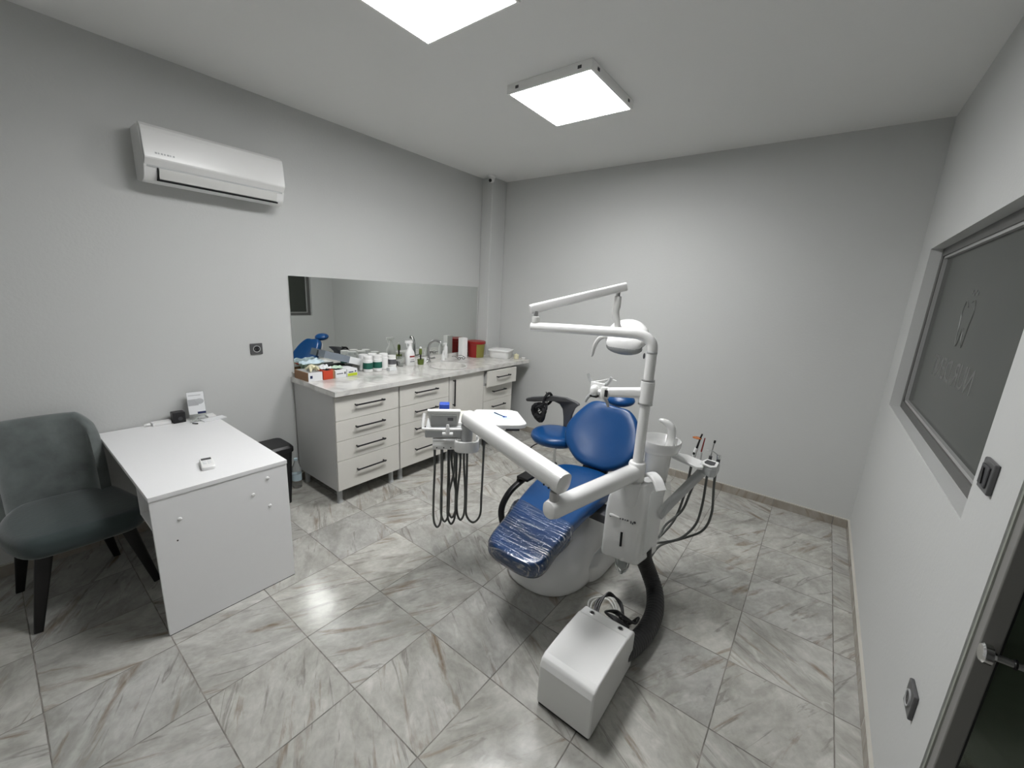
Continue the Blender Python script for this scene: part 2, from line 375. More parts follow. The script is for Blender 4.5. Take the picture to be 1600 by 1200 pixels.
# glass door with aluminium frame near the camera
dr = struct(MB().box(W+.004, dy1-.012, 0, W+WT, dy1, dz1).box(W+.004, dy0, 0, W+WT, dy0+.012, dz1).box(W+.004, dy0+.012, dz1-.012, W+WT, dy1-.012, dz1), 'door_1', 'jamb')
LY = 1.434      # the glazed leaf stands open at right angles into the corridor
lf_ = MB().box(W+.008, LY-.02, .012, W+.045, LY+.02, 2.10).box(W+.80, LY-.02, .012, W+.85, LY+.02, 2.10).box(W+.045, LY-.02, .012, W+.80, LY+.02, .10).box(W+.045, LY-.02, 2.04, W+.80, LY+.02, 2.10).build('door_leaf_frame', 'leafalu', dr, bevel=.004)
MB().box(W+.045, LY-.008, .10, W+.052, LY+.008, 2.04).build('glazing_gasket', 'black', dr)
MB().box(W+.052, LY-.003, .10, W+.80, LY+.003, 2.04).build('door_glass', 'doorglass', dr)
hz = .945; hx = W+.018
dh = MB().tube([(hx, LY-.045, hz), (hx+.76, LY-.045, hz)], .0085, 14).build('door_handle', 'steel', dr)
MB().lathe([(.001, -.012), (.020, -.012), (.024, -.008), (.024, .006), (.012, .010), (.010, .014)], (hx, LY-.045, hz), 24, Matrix.Rotation(PI/2, 3, 'Y')).build('handle_end_cap', 'chrome', dh)
MB().tube([(hx, LY-.045, hz), (hx, LY-.018, hz)], .008, 12).build('handle_bracket', 'steel', dh)
MB().lathe([(.0095, -.003), (.0125, -.002), (.0125, .002), (.0095, .003)], (hx+.045, LY-.045, hz), 16, Matrix.Rotation(PI/2, 3, 'Y')).build('handle_ring', 'black', dh)

# ------------------------------------------------------------ ceiling panels (the room's light)
def panel(cx, cy, label):
    z0 = H-.052; r = thing('ceiling_light', (cx, cy, H), label, 'ceiling light', 'square panels on the ceiling'); h = .298
    fr = MB()
    for (a, b_, c, d_) in ((-h, -h, h, -h+.014), (-h, h-.014, h, h), (-h, -h+.014, -h+.014, h-.014), (h-.014, -h+.014, h, h-.014)): fr.box(cx+a, cy+b_, z0, cx+c, cy+d_, H)
    fr.build('housing_frame', 'lampframe', r, bevel=.002)
    MB().box(cx-h+.014, cy-h+.014, z0+.004, cx+h-.014, cy+h-.014, z0+.01).build('diffuser', 'emit', r)
    la = bpy.data.lights.new('panel_light', 'AREA'); la.shape = 'SQUARE'; la.size = .565; la.energy = PANEL_W; la.spread = math.radians(SPREAD)
    lo = bpy.data.objects.new('panel_light', la); COL.objects.link(lo); lo.parent = r; lo.location = (0, 0, z0-H+.002)
    for sx, sy in ((1, 0), (-1, 0), (0, 1), (0, -1)):
        for s in (-1, 1):
            c = MB(); ox, oy = cx+sx*h+sy*s*.22, cy+sy*h+sx*s*.22
            c.box(ox-.009-abs(sy)*.004, oy-.009-abs(sx)*.004, z0+.016, ox+.009+abs(sy)*.004, oy+.009+abs(sx)*.004, z0+.034) if False else c.box(ox-(.002 if sx else .012), oy-(.002 if sy else .012), z0+.018, ox+(.002 if sx else .012), oy+(.002 if sy else .012), z0+.034)
            c.build('frame_clip', 'dgrey', r)
    return r
panel(1.922, 2.555, 'square white ceiling panel light wholly in view above the dental chair')
panel(1.897, 1.332, 'square ceiling panel light cut off by the top edge of the picture')

# ------------------------------------------------------------ security camera
sc = thing('security_camera', (.19, 3.80, H), 'small white dome security camera under the ceiling at the corner column', 'security camera')
MB().lathe([(.045, 0), (.045, -.018), (.036, -.028), (.01, -.03)], (.19, 3.79, H), 24).build('mount', 'white', sc)
MB().ell((.19, 3.79, H-.045), (.033, .033, .033)).build('ball_housing', 'white', sc)
MB().lathe([(.018, 0), (.018, .012), (.002, .014)], (.197, 3.762, H-.058), 16, Matrix.Rotation(PI*.62, 3, 'X')).build('lens', 'black', sc)

# ------------------------------------------------------------ air conditioner
ac = thing('air_conditioner', (0, 1.10, 2.28), 'white split air conditioner unit mounted high on the left wall', 'air conditioner')
a0, a1 = .712, 1.495
def acsec(pts, y): return [(x, y, z) for x, z in pts]
sec = [(0.001, 2.585), (.13, 2.587), (.165, 2.580), (.185, 2.565), (.203, 2.47), (.208, 2.40), (.208, 2.378), (.196, 2.362), (.185, 2.345), (.17, 2.30), (.145, 2.275), (.11, 2.268), (.001, 2.292)]
MB().prism(acsec([(0.001, 2.584), (.12, 2.586), (.155, 2.578), (.178, 2.56), (.188, 2.40), (.188, 2.36), (.17, 2.31), (.15, 2.285), (.11, 2.272), (.001, 2.292)], a0), (0, a1-a0, 0)).build('body', 'white', ac, bevel=.006)
MB().prism(acsec([(.15, 2.592), (.176, 2.586), (.194, 2.570), (.202, 2.548), (.211, 2.47), (.218, 2.402), (.216, 2.394), (.190, 2.362), (.175, 2.362), (.175, 2.55)], a0+.004), (0, a1-a0-.008, 0)).build('front_panel', 'enamel', ac, bevel=.003, smooth=12)
MB().box(.1875, a0+.015, 2.352, .1895, a1-.015, 2.364).build('panel_gap', 'greyplast', ac)
MB().prism(acsec([(.172, 2.355), (.192, 2.352), (.190, 2.335), (.172, 2.296), (.158, 2.292)], a0+.07), (0, a1-a0-.12, 0)).build('air_flap', 'offwhite', ac, bevel=.002)
MB().prism(acsec([(.150, 2.293), (.172, 2.293), (.168, 2.284), (.150, 2.286)], a0+.062), (0, a1-a0-.104, 0)).build('outlet_slot', 'blackmat', ac)
MB().box(.16, a0+.062, 2.29, .1895, a0+.068, 2.357).build('outlet_slot', 'blackmat', ac)
lgm = MB()
for i, l_ in enumerate((.012, .008, .010, .008, .012, .006, .009)): lgm.box(.2135, a0+.055+i*.014, 2.425, .2172, a0+.055+i*.014+l_*.8, 2.433)
lgm.build('maker_mark', 'softprint', ac)

# ------------------------------------------------------------ mirror
MB_m = MB().box(.002, 1.562, .996, .008, 3.812, 1.779).build('wall_mirror', 'mirror')
tag(MB_m, 'wide frameless rectangular mirror on the left wall above the worktop', 'mirror')

# ------------------------------------------------------------ sockets and switch
def wallplate(name, o, ax, label, cat, kind):      # o: centre on wall, ax: +1 faces +x, -1 faces -x
    r = thing(name, o, label, cat); x, y, z = o; d_ = .012*ax; h = .043 if ax > 0 else .045
    MB().box(min(x, x+d_), y-h, z-h, max(x, x+d_), y+h, z+h).build('cover_plate', 'socket', r, bevel=.004)
    if kind == 'socket':
        rot = Matrix.Rotation(PI/2*ax, 3, 'Y')
        MB().lathe([(.027, 0), (.027, .004), (.023, .004), (.021, .0015), (.0, .0015)], (x+d_, y, z), 24, rot).build('socket_well', 'greyplast', r)
        MB().lathe([(.0205, .001), (.0205, .0025), (.0, .0026)], (x+d_, y, z), 24, rot).build('contact_face', 'black', r)
        for s in (-1, 1): MB().lathe([(.003, 0), (.003, .0045), (.001, .005)], (x+d_, y+.0095*s, z), 10, rot).build('contact_hole', 'chrome', r)
    else:
        MB().box(min(x+d_, x+d_*1.4), y-.03, z-.03, max(x+d_, x+d_*1.4), y+.03, z+.03).build('rocker', 'dgrey', r, bevel=.003)
        MB().prism([(x+d_*1.35, y-.012, z-.022), (x+d_*1.35, y+.010, z-.022), (x+d_*1.35, y+.010, z+.022), (x+d_*1.35, y-.002, z+.022)], (.004*ax, 0, 0)).build('rocker_lever', 'black', r)
    return r
wallplate('wall_socket', (0, 1.287, 1.209), 1, 'graphite square power socket on the left wall above the desk and bin', 'socket', 'socket')
wallplate('wall_socket', (W, 1.662, .533), -1, 'graphite power socket low on the right wall beside the glass door', 'socket', 'socket')
wallplate('light_switch', (W, 1.650, 1.319), -1, 'graphite light switch on the right wall between window and door', 'switch', 'switch')

# ------------------------------------------------------------ cabinets
def handle(x, y0, y1, z, parent, vert=None):
    h = MB()
    if vert is None:
        h.tube([(x+.028, y0, z), (x+.028, y1, z)], .0068, 8)
        for yy in (y0+.012, y1-.012): h.tube([(x, yy, z), (x+.026, yy, z)], .006, 8); h.ell((x+.028, yy, z), (.0085, .016, .0085), n=10)
    else:
        h.tube([(x+.028, y0, vert[0]), (x+.028, y0, vert[1])], .0075, 8)
        for zz in (vert[0]+.012, vert[1]-.012): h.tube([(x, y0, zz), (x+.026, y0, zz)], .006, 8); h.ell((x+.028, y0, zz), (.0085, .0085, .016), n=10)
    return h.build('handle', 'black', parent)
def cabinet(y0, y1, label, fronts, door=False):
    r = thing('base_cabinet', (.33, (y0+y1)/2, 0), label, 'cabinet', 'base cabinets under the worktop')
    if door: MB().box(.03, y0, .125, .648, y0+.016, .908).box(.03, y1-.016, .125, .648, y1, .908).box(.03, y0+.016, .125, .648, y1-.016, .141).box(.03, y0+.016, .141, .04, y1-.016, .80).build('carcass', 'lamside', r)
    else: MB().box(.03, y0, .125, .648, y1, .908).build('carcass', 'lamside', r, bevel=.001)
    for lx in (.07, .60):
        for ly in (y0+.045, y1-.045): MB().lathe([(.026, 0), (.026, .012), (.021, .02), (.021, .125)], (lx, ly, 0), 16).build('leg', 'greyplast', r)
    xf = .668
    if door:
        d_ = MB().box(.65, y0+.003, .13, xf, y1-.003, .905).build('door', 'lam2', r, bevel=.0015)
        handle(xf, y0+.055, 0, 0, d_, (.60, .87))
    else:
        for k, (z0, z1, out) in enumerate(fronts):
            d_ = MB().box(.65+out, y0+.002, z0+.002, xf+out, y1-.002, z1-.002).build('drawer', 'lam2', r, bevel=.0015)
            if out: MB().box(.45, y0+.03, z0+.03, .65+out, y1-.03, z1-.03).build('drawer_box', 'lamside', d_)
            yc = (y0+y1)/2; hw = .135 if y1-y0 > .55 else .115
            handle(xf+out, yc-hw, yc+hw, z0+(z1-z0)*.58, d_)
    return r
four = [(.71, .90, 0), (.545, .71, 0), (.38, .545, 0), (.13, .38, 0)]
cabinet(1.54, 2.122, 'four drawer cream cabinet at the near left end of the worktop', four)
cabinet(2.132, 2.718, 'four drawer cream cabinet between the end drawer unit and the sink door', four)
cabinet(2.722, 3.232, 'cream cabinet with one door and upright black handle under the sink', None, True)
cabinet(3.236, 3.745, 'four drawer cream cabinet at the far end with its top drawer pulled out', [(.725, .90, .055), (.55, .725, 0), (.375, .55, 0), (.13, .375, 0)])
wt = MB()
# worktop with a round cut for the basin
cx, cy, br = .43, 2.93, .185
x0, x1, y0, y1, z0, z1 = .001, .70, 1.528, 4.02, .912, .952
n = 48; outer = []; inner = []
for i in range(n):
    a = 2*PI*i/n+PI/n; dx, dy = math.cos(a), math.sin(a); t = min((x1-cx)/dx if dx > 0 else (x0-cx)/dx if dx < 0 else 9e9, (.45)/abs(dy) if dy else 9e9)
    outer.append((cx+dx*t, cy+dy*t)); inner.append((cx+dx*br, cy+dy*br))
for c0, c1 in ((x0, cy-.45), (x1, cy-.45), (x1, cy+.45), (x0, cy+.45)):
    j = min(range(n), key=lambda k: (outer[k][0]-c0)**2+(outer[k][1]-c1)**2); outer[j] = (c0, c1)
ro = [wt.b.verts.new((x, y, z1)) for x, y in outer]; ri = [wt.b.verts.new((x, y, z1)) for x, y in inner]
rob = [wt.b.verts.new((x, y, z0)) for x, y in outer]; rib = [wt.b.verts.new((x, y, z0)) for x, y in inner]
for i in range(n):
    j = (i+1) % n
    wt.b.faces.new((ri[i], ri[j], ro[j], ro[i])); wt.b.faces.new((rob[i], rob[j], rib[j], rib[i])); wt.b.faces.new((rib[i], rib[j], ri[j], ri[i])); wt.b.faces.new((ro[i], ro[j], rob[j], rob[i]))
wt.box(x0, y0, z0, x1, cy-.45, z1).box(x0, cy+.45, z0, x1, 3.838, z1).box(.168, 3.838, z0, x1, 4.02, z1)
wtr = thing('worktop', (.35, 2.8, .912), 'long polished marble worktop with upstand running along the left wall', 'worktop')
wt.build('slab', 'marble', wtr)
MB().box(.001, 1.54, .952, .022, 3.838, .994).build('upstand', 'marble', wtr, bevel=.002)
bs = thing('sink', (cx, cy, .86), 'round stone coloured basin set into the worktop beneath the tap', 'sink')
MB().lathe([(.001, .812), (.10, .818), (.165, .86), (.182, .90), (.184, .9535), (.200, .9535), (.204, .958), (.198, .962), (.186, .960), (.178, .93), (.155, .86), (.10, .828), (.001, .824)], (cx, cy, 0), 48).build('bowl', 'marble', bs)
MB().lathe([(.022, .823), (.022, .827), (.0, .828)], (cx, cy, 0), 16).build('drain', 'steel', bs)
# tap
tp = thing('tap', (.13, 2.93, .952), 'chrome swan neck mixer tap at the wall side of the sink', 'tap')
MB().lathe([(.026, 0), (.026, .01), (.016, .02), (.016, .05), (.012, .06)], (.13, 2.93, .952), 20).build('tap_base', 'chrome', tp)
MB().tube([(.13, 2.93, 1.0), (.125, 2.925, 1.08), (.14, 2.93, 1.15), (.19, 2.95, 1.19), (.25, 2.975, 1.185), (.262, 2.98, 1.165)], [.014, .014, .014, .013, .012, .013], 14, smooth=5).build('spout', 'steel', tp)
for s in (-1, 1):
    MB().tube([(.13, 2.93, .985), (.135, 2.93+.06*s, .99), (.15, 2.93+.075*s, 1.0)], [.009, .010, .014], 12).build('tap_lever', 'steel', tp)
Z = .953
# ---- things on the worktop
def bottle(name, loc, prof, material, label, cat, group=None, n=20, extra=None):
    r = thing(name, loc, label, cat, group); MB().lathe(prof, loc, n).build('body', material, r)
    return r
tubpos = [((.20, 2.135), 'white tub with dark green label, nearest the grey boxes'), ((.205, 2.232), 'white tub with dark green label, right of its twin in the front row'),
          ((.105, 2.15), 'plain white tub behind the left green labelled tub'), ((.10, 2.25), 'plain white tub behind the right green labelled tub'), ((.155, 2.335), 'white tub standing right of the green labelled pair'), ]
for i, ((x, y), lb) in enumerate(tubpos):
    r = thing('plastic_tub', (x, y, Z), lb, 'tub', 'white tubs on the worktop')
    MB().lathe([(.001, 0), (.040, 0), (.043, .004), (.043, .112), (.038, .118)], (x, y, Z), 28).build('body', 'white', r)
    MB().lathe([(.037, .117), (.040, .118), (.040, .146), (.037, .150), (.001, .151)], (x, y, Z), 28).build('lid', 'white', r)
    if i < 2: MB().lathe([(.0435, .030), (.0437, .030), (.0437, .088), (.0435, .088)], (x, y, Z), 28).build('label_band', 'green', r)
r = thing('plastic_tub', (.15, 2.435, Z), 'white tub with grey label band beside the clear cup', 'tub', 'white tubs on the worktop')
MB().lathe([(.001, 0), (.040, 0), (.042, .004), (.042, .088), (.038, .094)], (.15, 2.435, Z), 28).build('body', 'white', r)
MB().lathe([(.037, .093), (.040, .094), (.040, .120), (.001, .124)], (.15, 2.435, Z), 28).build('lid', 'white', r)
MB().lathe([(.0425, .035), (.0432, .035), (.0432, .085), (.0425, .085)], (.15, 2.435, Z), 28).build('label_band', 'print', r)
tag(MB().box(.25, 2.30, Z, .30, 2.38, Z+.028).build('small_box', 'card', None, bevel=.001), 'tiny white card box in front of the tubs', 'box')
cp = MB().lathe([(.001, 0), (.026, 0), (.036, .10), (.034, .10), (.025, .004), (.001, .003)], (.155, 2.535, Z), 24).build('plastic_cup', 'clear', None)
tag(cp, 'empty clear plastic cup between tubs and spray bottle', 'cup')
tag(MB().box(.03, 2.50, Z, .095, 2.575, Z+.035).build('dark_case', 'dgrey', None, bevel=.004), 'low dark grey case lying behind the spray bottle', 'case')
# spray bottle
sx, sy = .165, 2.645
sp_ = thing('spray_bottle', (sx, sy, Z), 'white trigger spray bottle with red lettered label before the mirror', 'spray bottle')
rr_ = lambda w, d, z: [(sx+d*math.cos(2*PI*i/24), sy+w*math.sin(2*PI*i/24), Z+z) for i in range(24)]
MB().loft([rr_(.052, .034, 0), rr_(.055, .036, .006), rr_(.055, .036, .11), rr_(.050, .033, .135), rr_(.026, .02, .17), rr_(.017, .016, .205)]).build('body', 'white', sp_)
MB().lathe([(.017, .20), (.018, .201), (.018, .225), (.012, .228)], (sx, sy, Z), 16).build('collar', 'white', sp_)
MB().box(sx-.012, sy-.055, Z+.228, sx+.012, sy+.030, Z+.255).prism([(sx-.006, sy-.045, Z+.228), (sx-.006, sy-.035, Z+.228), (sx-.006, sy-.03, Z+.19), (sx-.006, sy-.036, Z+.18)], (.012, 0, 0)).build('trigger_head', 'white', sp_, bevel=.004)
MB().box(sx+.033, sy-.028, Z+.088, sx+.0375, sy+.030, Z+.102).build('red_lettering', 'red', sp_)
MB().box(sx+.033, sy-.022, Z+.040, sx+.0375, sy+.030, Z+.047).box(sx+.033, sy-.012, Z+.06, sx+.0375, sy+.022, Z+.064).build('label_print', 'print', sp_)
# brush in a jar
r = thing('brush_jar', (.19, 2.765, Z), 'small glass of dark green bristles with a cleaning brush, beside tap', 'brush')
MB().lathe([(.001, 0), (.030, 0), (.034, .055), (.032, .055), (.001, .05)], (.19, 2.765, Z), 20).build('jar', 'soap', r)
MB().tube([(.19, 2.765, Z+.05), (.188, 2.765, Z+.12)], .008, 8).build('brush_neck', 'black', r)
MB().lathe([(.014, .105), (.016, .12), (.016, .155), (.011, .165)], (.188, 2.765, Z), 14).build('brush_head', 'soap', r)
MB().ell((.188, 2.765, Z+.175), (.011, .011, .012)).build('brush_tip', 'white', r)
r = thing('plastic_cup', (.15, 2.865, Z), 'small white cup tucked between brush jar and tap', 'cup')
MB().lathe([(.001, 0), (.018, 0), (.021, .06), (.019, .06), (.001, .055)], (.16, 2.845, Z), 16).build('cup_body', 'white', r)
r = thing('nozzle_bottle', (.14, 3.10, Z), 'small white squeeze bottle with cone nozzle right of the tap', 'bottle')
MB().lathe([(.001, 0), (.019, 0), (.019, .055), (.015, .062)], (.15, 3.12, Z), 18).build('body', 'white', r)
MB().lathe([(.015, .062), (.016, .066), (.011, .085), (.004, .112), (.001, .113)], (.15, 3.12, Z), 18).build('nozzle', 'white', r)
g = thing('safety_glasses', (.20, 3.33, Z), 'black framed glasses lying by the tall white box', 'glasses')
for s in (-1, 1): MB().tube([(.26, 3.30+.035*s+.022*math.cos(a), Z+.022+.014*math.sin(a)) for a in [2*PI*i/12 for i in range(13)]], .003, 6).build('rim', 'black', g)
MB().tube([(.26, 3.31, Z+.03), (.262, 3.30, Z+.033), (.26, 3.29, Z+.03)], .003, 6).build('bridge', 'black', g)
for s in (-1, 1): MB().tube([(.26, 3.30+.058*s, Z+.025), (.20, 3.31+.058*s, Z+.04), (.14, 3.32+.055*s, Z+.03)], .003, 6, smooth=3).build('temple', 'black', g)
tag(MB().box(.10, 3.405, Z, .17, 3.490, Z+.235).build('tall_box', 'white', None, bevel=.004), 'tall narrow white box left of the red and olive bin', 'box')
r = thing('dispenser_bottle', (.04, 3.27, Z), 'white pump dispenser close to the mirror, left of the tall box', 'bottle')
MB().lathe([(.001, 0), (.022, 0), (.022, .13), (.012, .145), (.012, .165)], (.052, 3.25, Z), 16).build('body', 'white', r)
MB().box(.045, 3.215, Z+.165, .06, 3.265, Z+.18).build('pump_head', 'white', r, bevel=.003)
# sharps bin: half red, half olive
r = thing('sharps_bin', (.16, 3.61, Z), 'round red and olive medical waste bin at the far end of worktop', 'waste container')
def arcbody(a0, a1, r0, r1, z0, z1, c=(.18, 3.63)):
    k = 18; A = [a0+(a1-a0)*i/k for i in range(k+1)]
    b_ = MB(); b_.loft([[(c[0]+r0*math.cos(a), c[1]+r0*math.sin(a), z0) for a in A]+[(c[0], c[1], z0)], [(c[0]+r1*math.cos(a), c[1]+r1*math.sin(a), z1) for a in A]+[(c[0], c[1], z1)]]); return b_
arcbody(-.78, 1.55, .094, .107, Z, Z+.165).build('olive_side', 'olive', r)
arcbody(1.55, 2*PI-.78, .094, .107, Z, Z+.165).build('red_side', 'red', r)
MB().lathe([(.108, .16), (.113, .162), (.113, .185), (.106, .192), (.05, .186), (.001, .186)], (.18, 3.63, Z), 36).build('lid', 'red', r)
# white lidded food box
r = thing('storage_box', (.33, 3.83, Z), 'white plastic box with loose lid at the far worktop corner', 'container')
ux, uy = .40, 3.845; rot = Matrix.Translation((ux, uy, Z)) @ Matrix.Rotation(.35, 4, 'Z') @ Matrix.Diagonal((1.18, 1.18, 1.12, 1))
def rrect(w, h, k, z, mtx): 
    out = []
    for (cx_, cy_2, a0_) in ((w-k, h-k, 0), (-w+k, h-k, PI/2), (-w+k, -h+k, PI), (w-k, -h+k, 1.5*PI)):
        for j in range(5): a = a0_+PI/2*j/4; out.append(mtx @ Vector((cx_+k*math.cos(a), cy_2+k*math.sin(a), z)))
    return out
MB().loft([rrect(.095, .078, .03, 0, rot), rrect(.100, .083, .03, .01, rot), rrect(.108, .091, .03, .075, rot)]).build('tub', 'white', r)
MB().loft([rrect(.116, .099, .034, .075, rot), rrect(.118, .101, .034, .080, rot), rrect(.116, .099, .034, .090, rot), rrect(.095, .078, .03, .091, rot), rrect(.085, .068, .03, .098, rot)]).build('lid', 'white', r)
r = thing('cream_jar', (.545, 3.93, Z), 'little cream coloured jar in front of the white lidded box', 'jar')
MB().lathe([(.001, 0), (.029, 0), (.030, .004), (.030, .036), (.026, .04)], (.575, 3.925, Z), 20).build('body', 'cream', r)
MB().lathe([(.031, .038), (.031, .052), (.001, .054)], (.575, 3.925, Z), 20).build('lid', 'cream', r)
MB().ell((.575, 3.925, Z+.058), (.008, .008, .008), n=10).build('lid_knob', 'cream', r)
r = thing('small_bowl', (.60, 3.97, Z), 'tiny white dish at the far front corner of worktop', 'dish')
MB().lathe([(.001, 0), (.016, 0), (.026, .018), (.024, .018), (.001, .004)], (.64, 3.985, Z), 18).build('dish', 'white', r)
# ---- boxes at the near end
def cbox(name, cx_, cy_2, ang, w, d, h, material, label, z=Z, group='cartons at the near end of the worktop', open_=False, tilt=0):
    r = thing(name, (cx_, cy_2, z), label, 'box', group)
    mt_ = Matrix.Translation((cx_, cy_2, z)) @ Matrix.Rotation(ang, 4, 'Z') @ Matrix.Rotation(tilt, 4, 'X')
    MB().box(-w/2, -d/2, 0, w/2, d/2, h, mt_).build('carton', material, r, bevel=.001)
    return r, mt_
# near carton of gloves: brown side, white front
r, mt_ = cbox('glove_box', .165, 1.60, .03, .22, .115, .07, 'brown', 'brown sided glove carton with white end and cream gloves spilling, nearest the front')
MB().box(.108, -.0585, -.0, .112, .0585, .072, mt_).build('white_end', 'card', r)
MB().box(-.10, -.05, .070, .10, .05, .0715, mt_).build('top_print', 'greyplast', r)
MB().box(.112, -.045, .025, .1128, -.025, .048, mt_).build('end_mark', 'navy', r)
gl = thing('latex_gloves', (.17, 1.61, Z+.07), 'cream latex gloves heaped on the brown glove carton', 'gloves')
for k, (dx, dy, ln, a) in enumerate(((0, 0, .10, .5), (.03, -.02, .09, -.4), (-.04, .02, .08, 1.1), (.05, .02, .07, .1), (.0, .03, .09, -1.0))):
    p = Vector((.18+dx, 1.615+dy, Z+.078)); q = Vector((math.cos(a), math.sin(a), 0))
    MB().tube([p-q*ln/2, p+q*ln*.1+Vector((0, 0, .028)), p+q*ln*.55+Vector((0, 0, -.002 if k != 3 else .01))], [.006, .012, .006], 8, smooth=4).build('glove_finger', 'cream', gl)
r, mt_ = cbox('tissue_box', .175, 1.715, .03, .20, .10, .075, 'redcard', 'red carton with dark slot and white tissue lying beside the gloves')
MB().box(-.07, -.02, .075, .10, .02, .0765, mt_).build('dark_slot', 'blackmat', r)
MB().box(.1003, .035, 0, .1012, .05, .075, mt_).build('dark_edge', 'brown', r)
r, mt_ = cbox('mask_box', .20, 1.82, .03, .16, .10, .065, 'card', 'white carton with grey lettering between the red and the lime cartons')
MB().box(.0803, -.04, .032, .081, .02, .040, mt_).box(.0803, .03, .028, .081, .044, .048, mt_).build('printed_line', 'print', r)
MB().box(-.05, -.03, .065, .05, .03, .066, mt_).build('dark_slot', 'blackmat', r)
r, mt_ = cbox('needle_box', .205, 1.925, .03, .15, .10, .065, 'card', 'white carton with a lime green band, right of the grey lettered one')
MB().box(.0753, -.045, .004, .0762, .047, .028, mt_).build('lime_band', 'lime', r)
MB().box(.0753, -.035, .034, .0762, .01, .042, mt_).box(.0753, .025, .036, .0762, .038, .048, mt_).build('printed_line', 'navy', r)
r, mt_ = cbox('film_box', .075, 1.93, .0, .105, .36, .06, 'greycard', 'long blue grey carton lying aslant on top of the pile with two dark windows', z=Z+.105, tilt=-.30)
MB().box(-.053, .17, -.001, .053, .182, .061, mt_).box(.0527, .06, 0, .0535, .18, .06, mt_).build('white_end', 'card', r)
MB().box(.01, -.12, .060, .04, -.06, .0612, mt_).box(.01, -.03, .060, .04, .03, .0612, mt_).build('dark_window', 'black', r)
r, mt_ = cbox('film_box', .070, 1.90, .0, .09, .26, .055, 'dgrey', 'dark carton underneath the aslant blue grey one')
r, mt_ = cbox('glove_box', .055, 1.70, .0, .06, .13, .105, 'mint', 'pale green carton at the back against the mirror near the end')
def crumple(cx_, cy_2, z, w, d, h, material, name, label, cat='paper', seed=1, parent=None):
    rnd = random.Random(seed); nx = 10; b_ = bmesh.new(); g_ = []
    for i in range(nx):
        g_.append([b_.verts.new((cx_+w*(i/(nx-1)-.5)+rnd.uniform(-.004, .004), cy_2+d*(j/(nx-1)-.5)+rnd.uniform(-.004, .004), z+h*rnd.random()**1.5*(1 if 0 < i < nx-1 and 0 < j < nx-1 else .35))) for j in range(nx)])
    for i in range(nx-1):
        for j in range(nx-1): b_.faces.new((g_[i][j], g_[i+1][j], g_[i+1][j+1], g_[i][j+1]))
    mb = MB(); mb.b = b_; o = mb.build(name, material, parent, smooth=0)
    md = o.modifiers.new('sol', 'SOLIDIFY'); md.thickness = .0012; md = o.modifiers.new('sub', 'SUBSURF'); md.levels = md.render_levels = 1
    if label: tag(o, label, cat)
    return o
crumple(.075, 1.68, Z+.108, .10, .20, .05, 'paleblue', 'crumpled_wrap', 'pale blue crumpled wrapping on the green carton by the mirror', 'wrap', 3)
crumple(.175, 1.72, Z+.078, .14, .09, .045, 'card', 'paper_tissue', 'white tissue pulled from the red carton', 'tissue', 5)
crumple(.175, 1.83, Z+.068, .09, .10, .03, 'mint', 'paper_sachet', 'pale green sachets lying on the white lettered carton', 'sachet', 8)

# ------------------------------------------------------------ desk
dk = thing('desk', (.6, .65, 0), 'plain white laminate desk standing end on against the left wall', 'desk')
MB().box(.014, .346, .728, 1.197, .952, .75).build('top', 'lam', dk, bevel=.001)
ep = MB().box(1.176, .348, .004, 1.194, .95, .728).build('end_panel', 'lam', dk, bevel=.001)
MB().box(1.177, .349, 0, 1.193, .949, .004).build('floor_edge', 'black', dk)
MB().box(.015, .348, .004, .033, .95, .728).build('end_panel', 'lam', dk, bevel=.001) if False else None
MB().box(.016, .932, .25, 1.176, .948, .728).build('back_panel', 'lam', dk, bevel=.001)
db = MB().box(.80, .37, .50, 1.174, .93, .516).box(.80, .37, .516, .816, .93, .728).build('shelf_box', 'lam', dk, bevel=.001)
for (y_, z_) in ((.845, .674), (.769, .603), (.846, .506), (.449, .601)):
    MB().lathe([(.0095, 0), (.0095, .002), (.006, .005), (.001, .0055)], (1.1935, y_, z_), 16, Matrix.Rotation(PI/2, 3, 'Y')).build('screw_cap', 'white', dk)
MB().lathe([(.004, 0), (.004, .0008), (.001, .001)], (1.1938, .43, .494), 10, Matrix.Rotation(PI/2, 3, 'Y')).build('screw_hole', 'black', dk)
ca = MB()
for k in range(5): ca.tube([(1.0+.03*k, .45+.02*k, .012+.012*k), (1.06-.02*k, .52, .03+.01*k), (1.12, .48+.03*k, .012+.02*k), (1.14, .6, .012)], .006, 8, smooth=4)
ca.tube([(1.14, .6, .012), (1.145, .62, .20), (1.14, .6, .498)], .005, 8, smooth=4)
tag(ca.build('cable_bundle', 'black', None), 'black cable bundle on the floor under the desk behind the end panel', 'cable')
# on the desk
rc = thing('remote_control', (.985, .635, .75), 'small white air conditioner remote lying on the desk top', 'remote control')
mt_ = Matrix.Translation((.985, .636, .75)) @ Matrix.Rotation(-.18, 4, 'Z')
MB().loft([rrect(.068, .028, .014, .0, mt_), rrect(.070, .030, .014, .004, mt_), rrect(.070, .030, .014, .018, mt_), rrect(.066, .026, .012, .022, mt_)]).build('body', 'white', rc)
MB().box(-.060, -.022, .0215, -.032, .022, .0228, mt_).build('screen', 'dgrey', rc)
for i in range(2):
    for j in range(2): MB().box(-.018+.026*i, -.018+.021*j, .0215, .0+.026*i, -.003+.021*j, .024, mt_).build('button', 'card', rc, bevel=.001)
bx = thing('black_box', (.05, .74, .75), 'small black box on the desk beside the card stand', 'box')
MB().box(.035, .705, .75, .095, .775, .825).build('case', 'black', bx, bevel=.004)
MB().lathe([(.013, 0), (.013, .002), (.001, .003)], (.095, .745, .78), 14, Matrix.Rotation(PI/2, 3, 'Y')).build('socket_face', 'dgrey', bx)
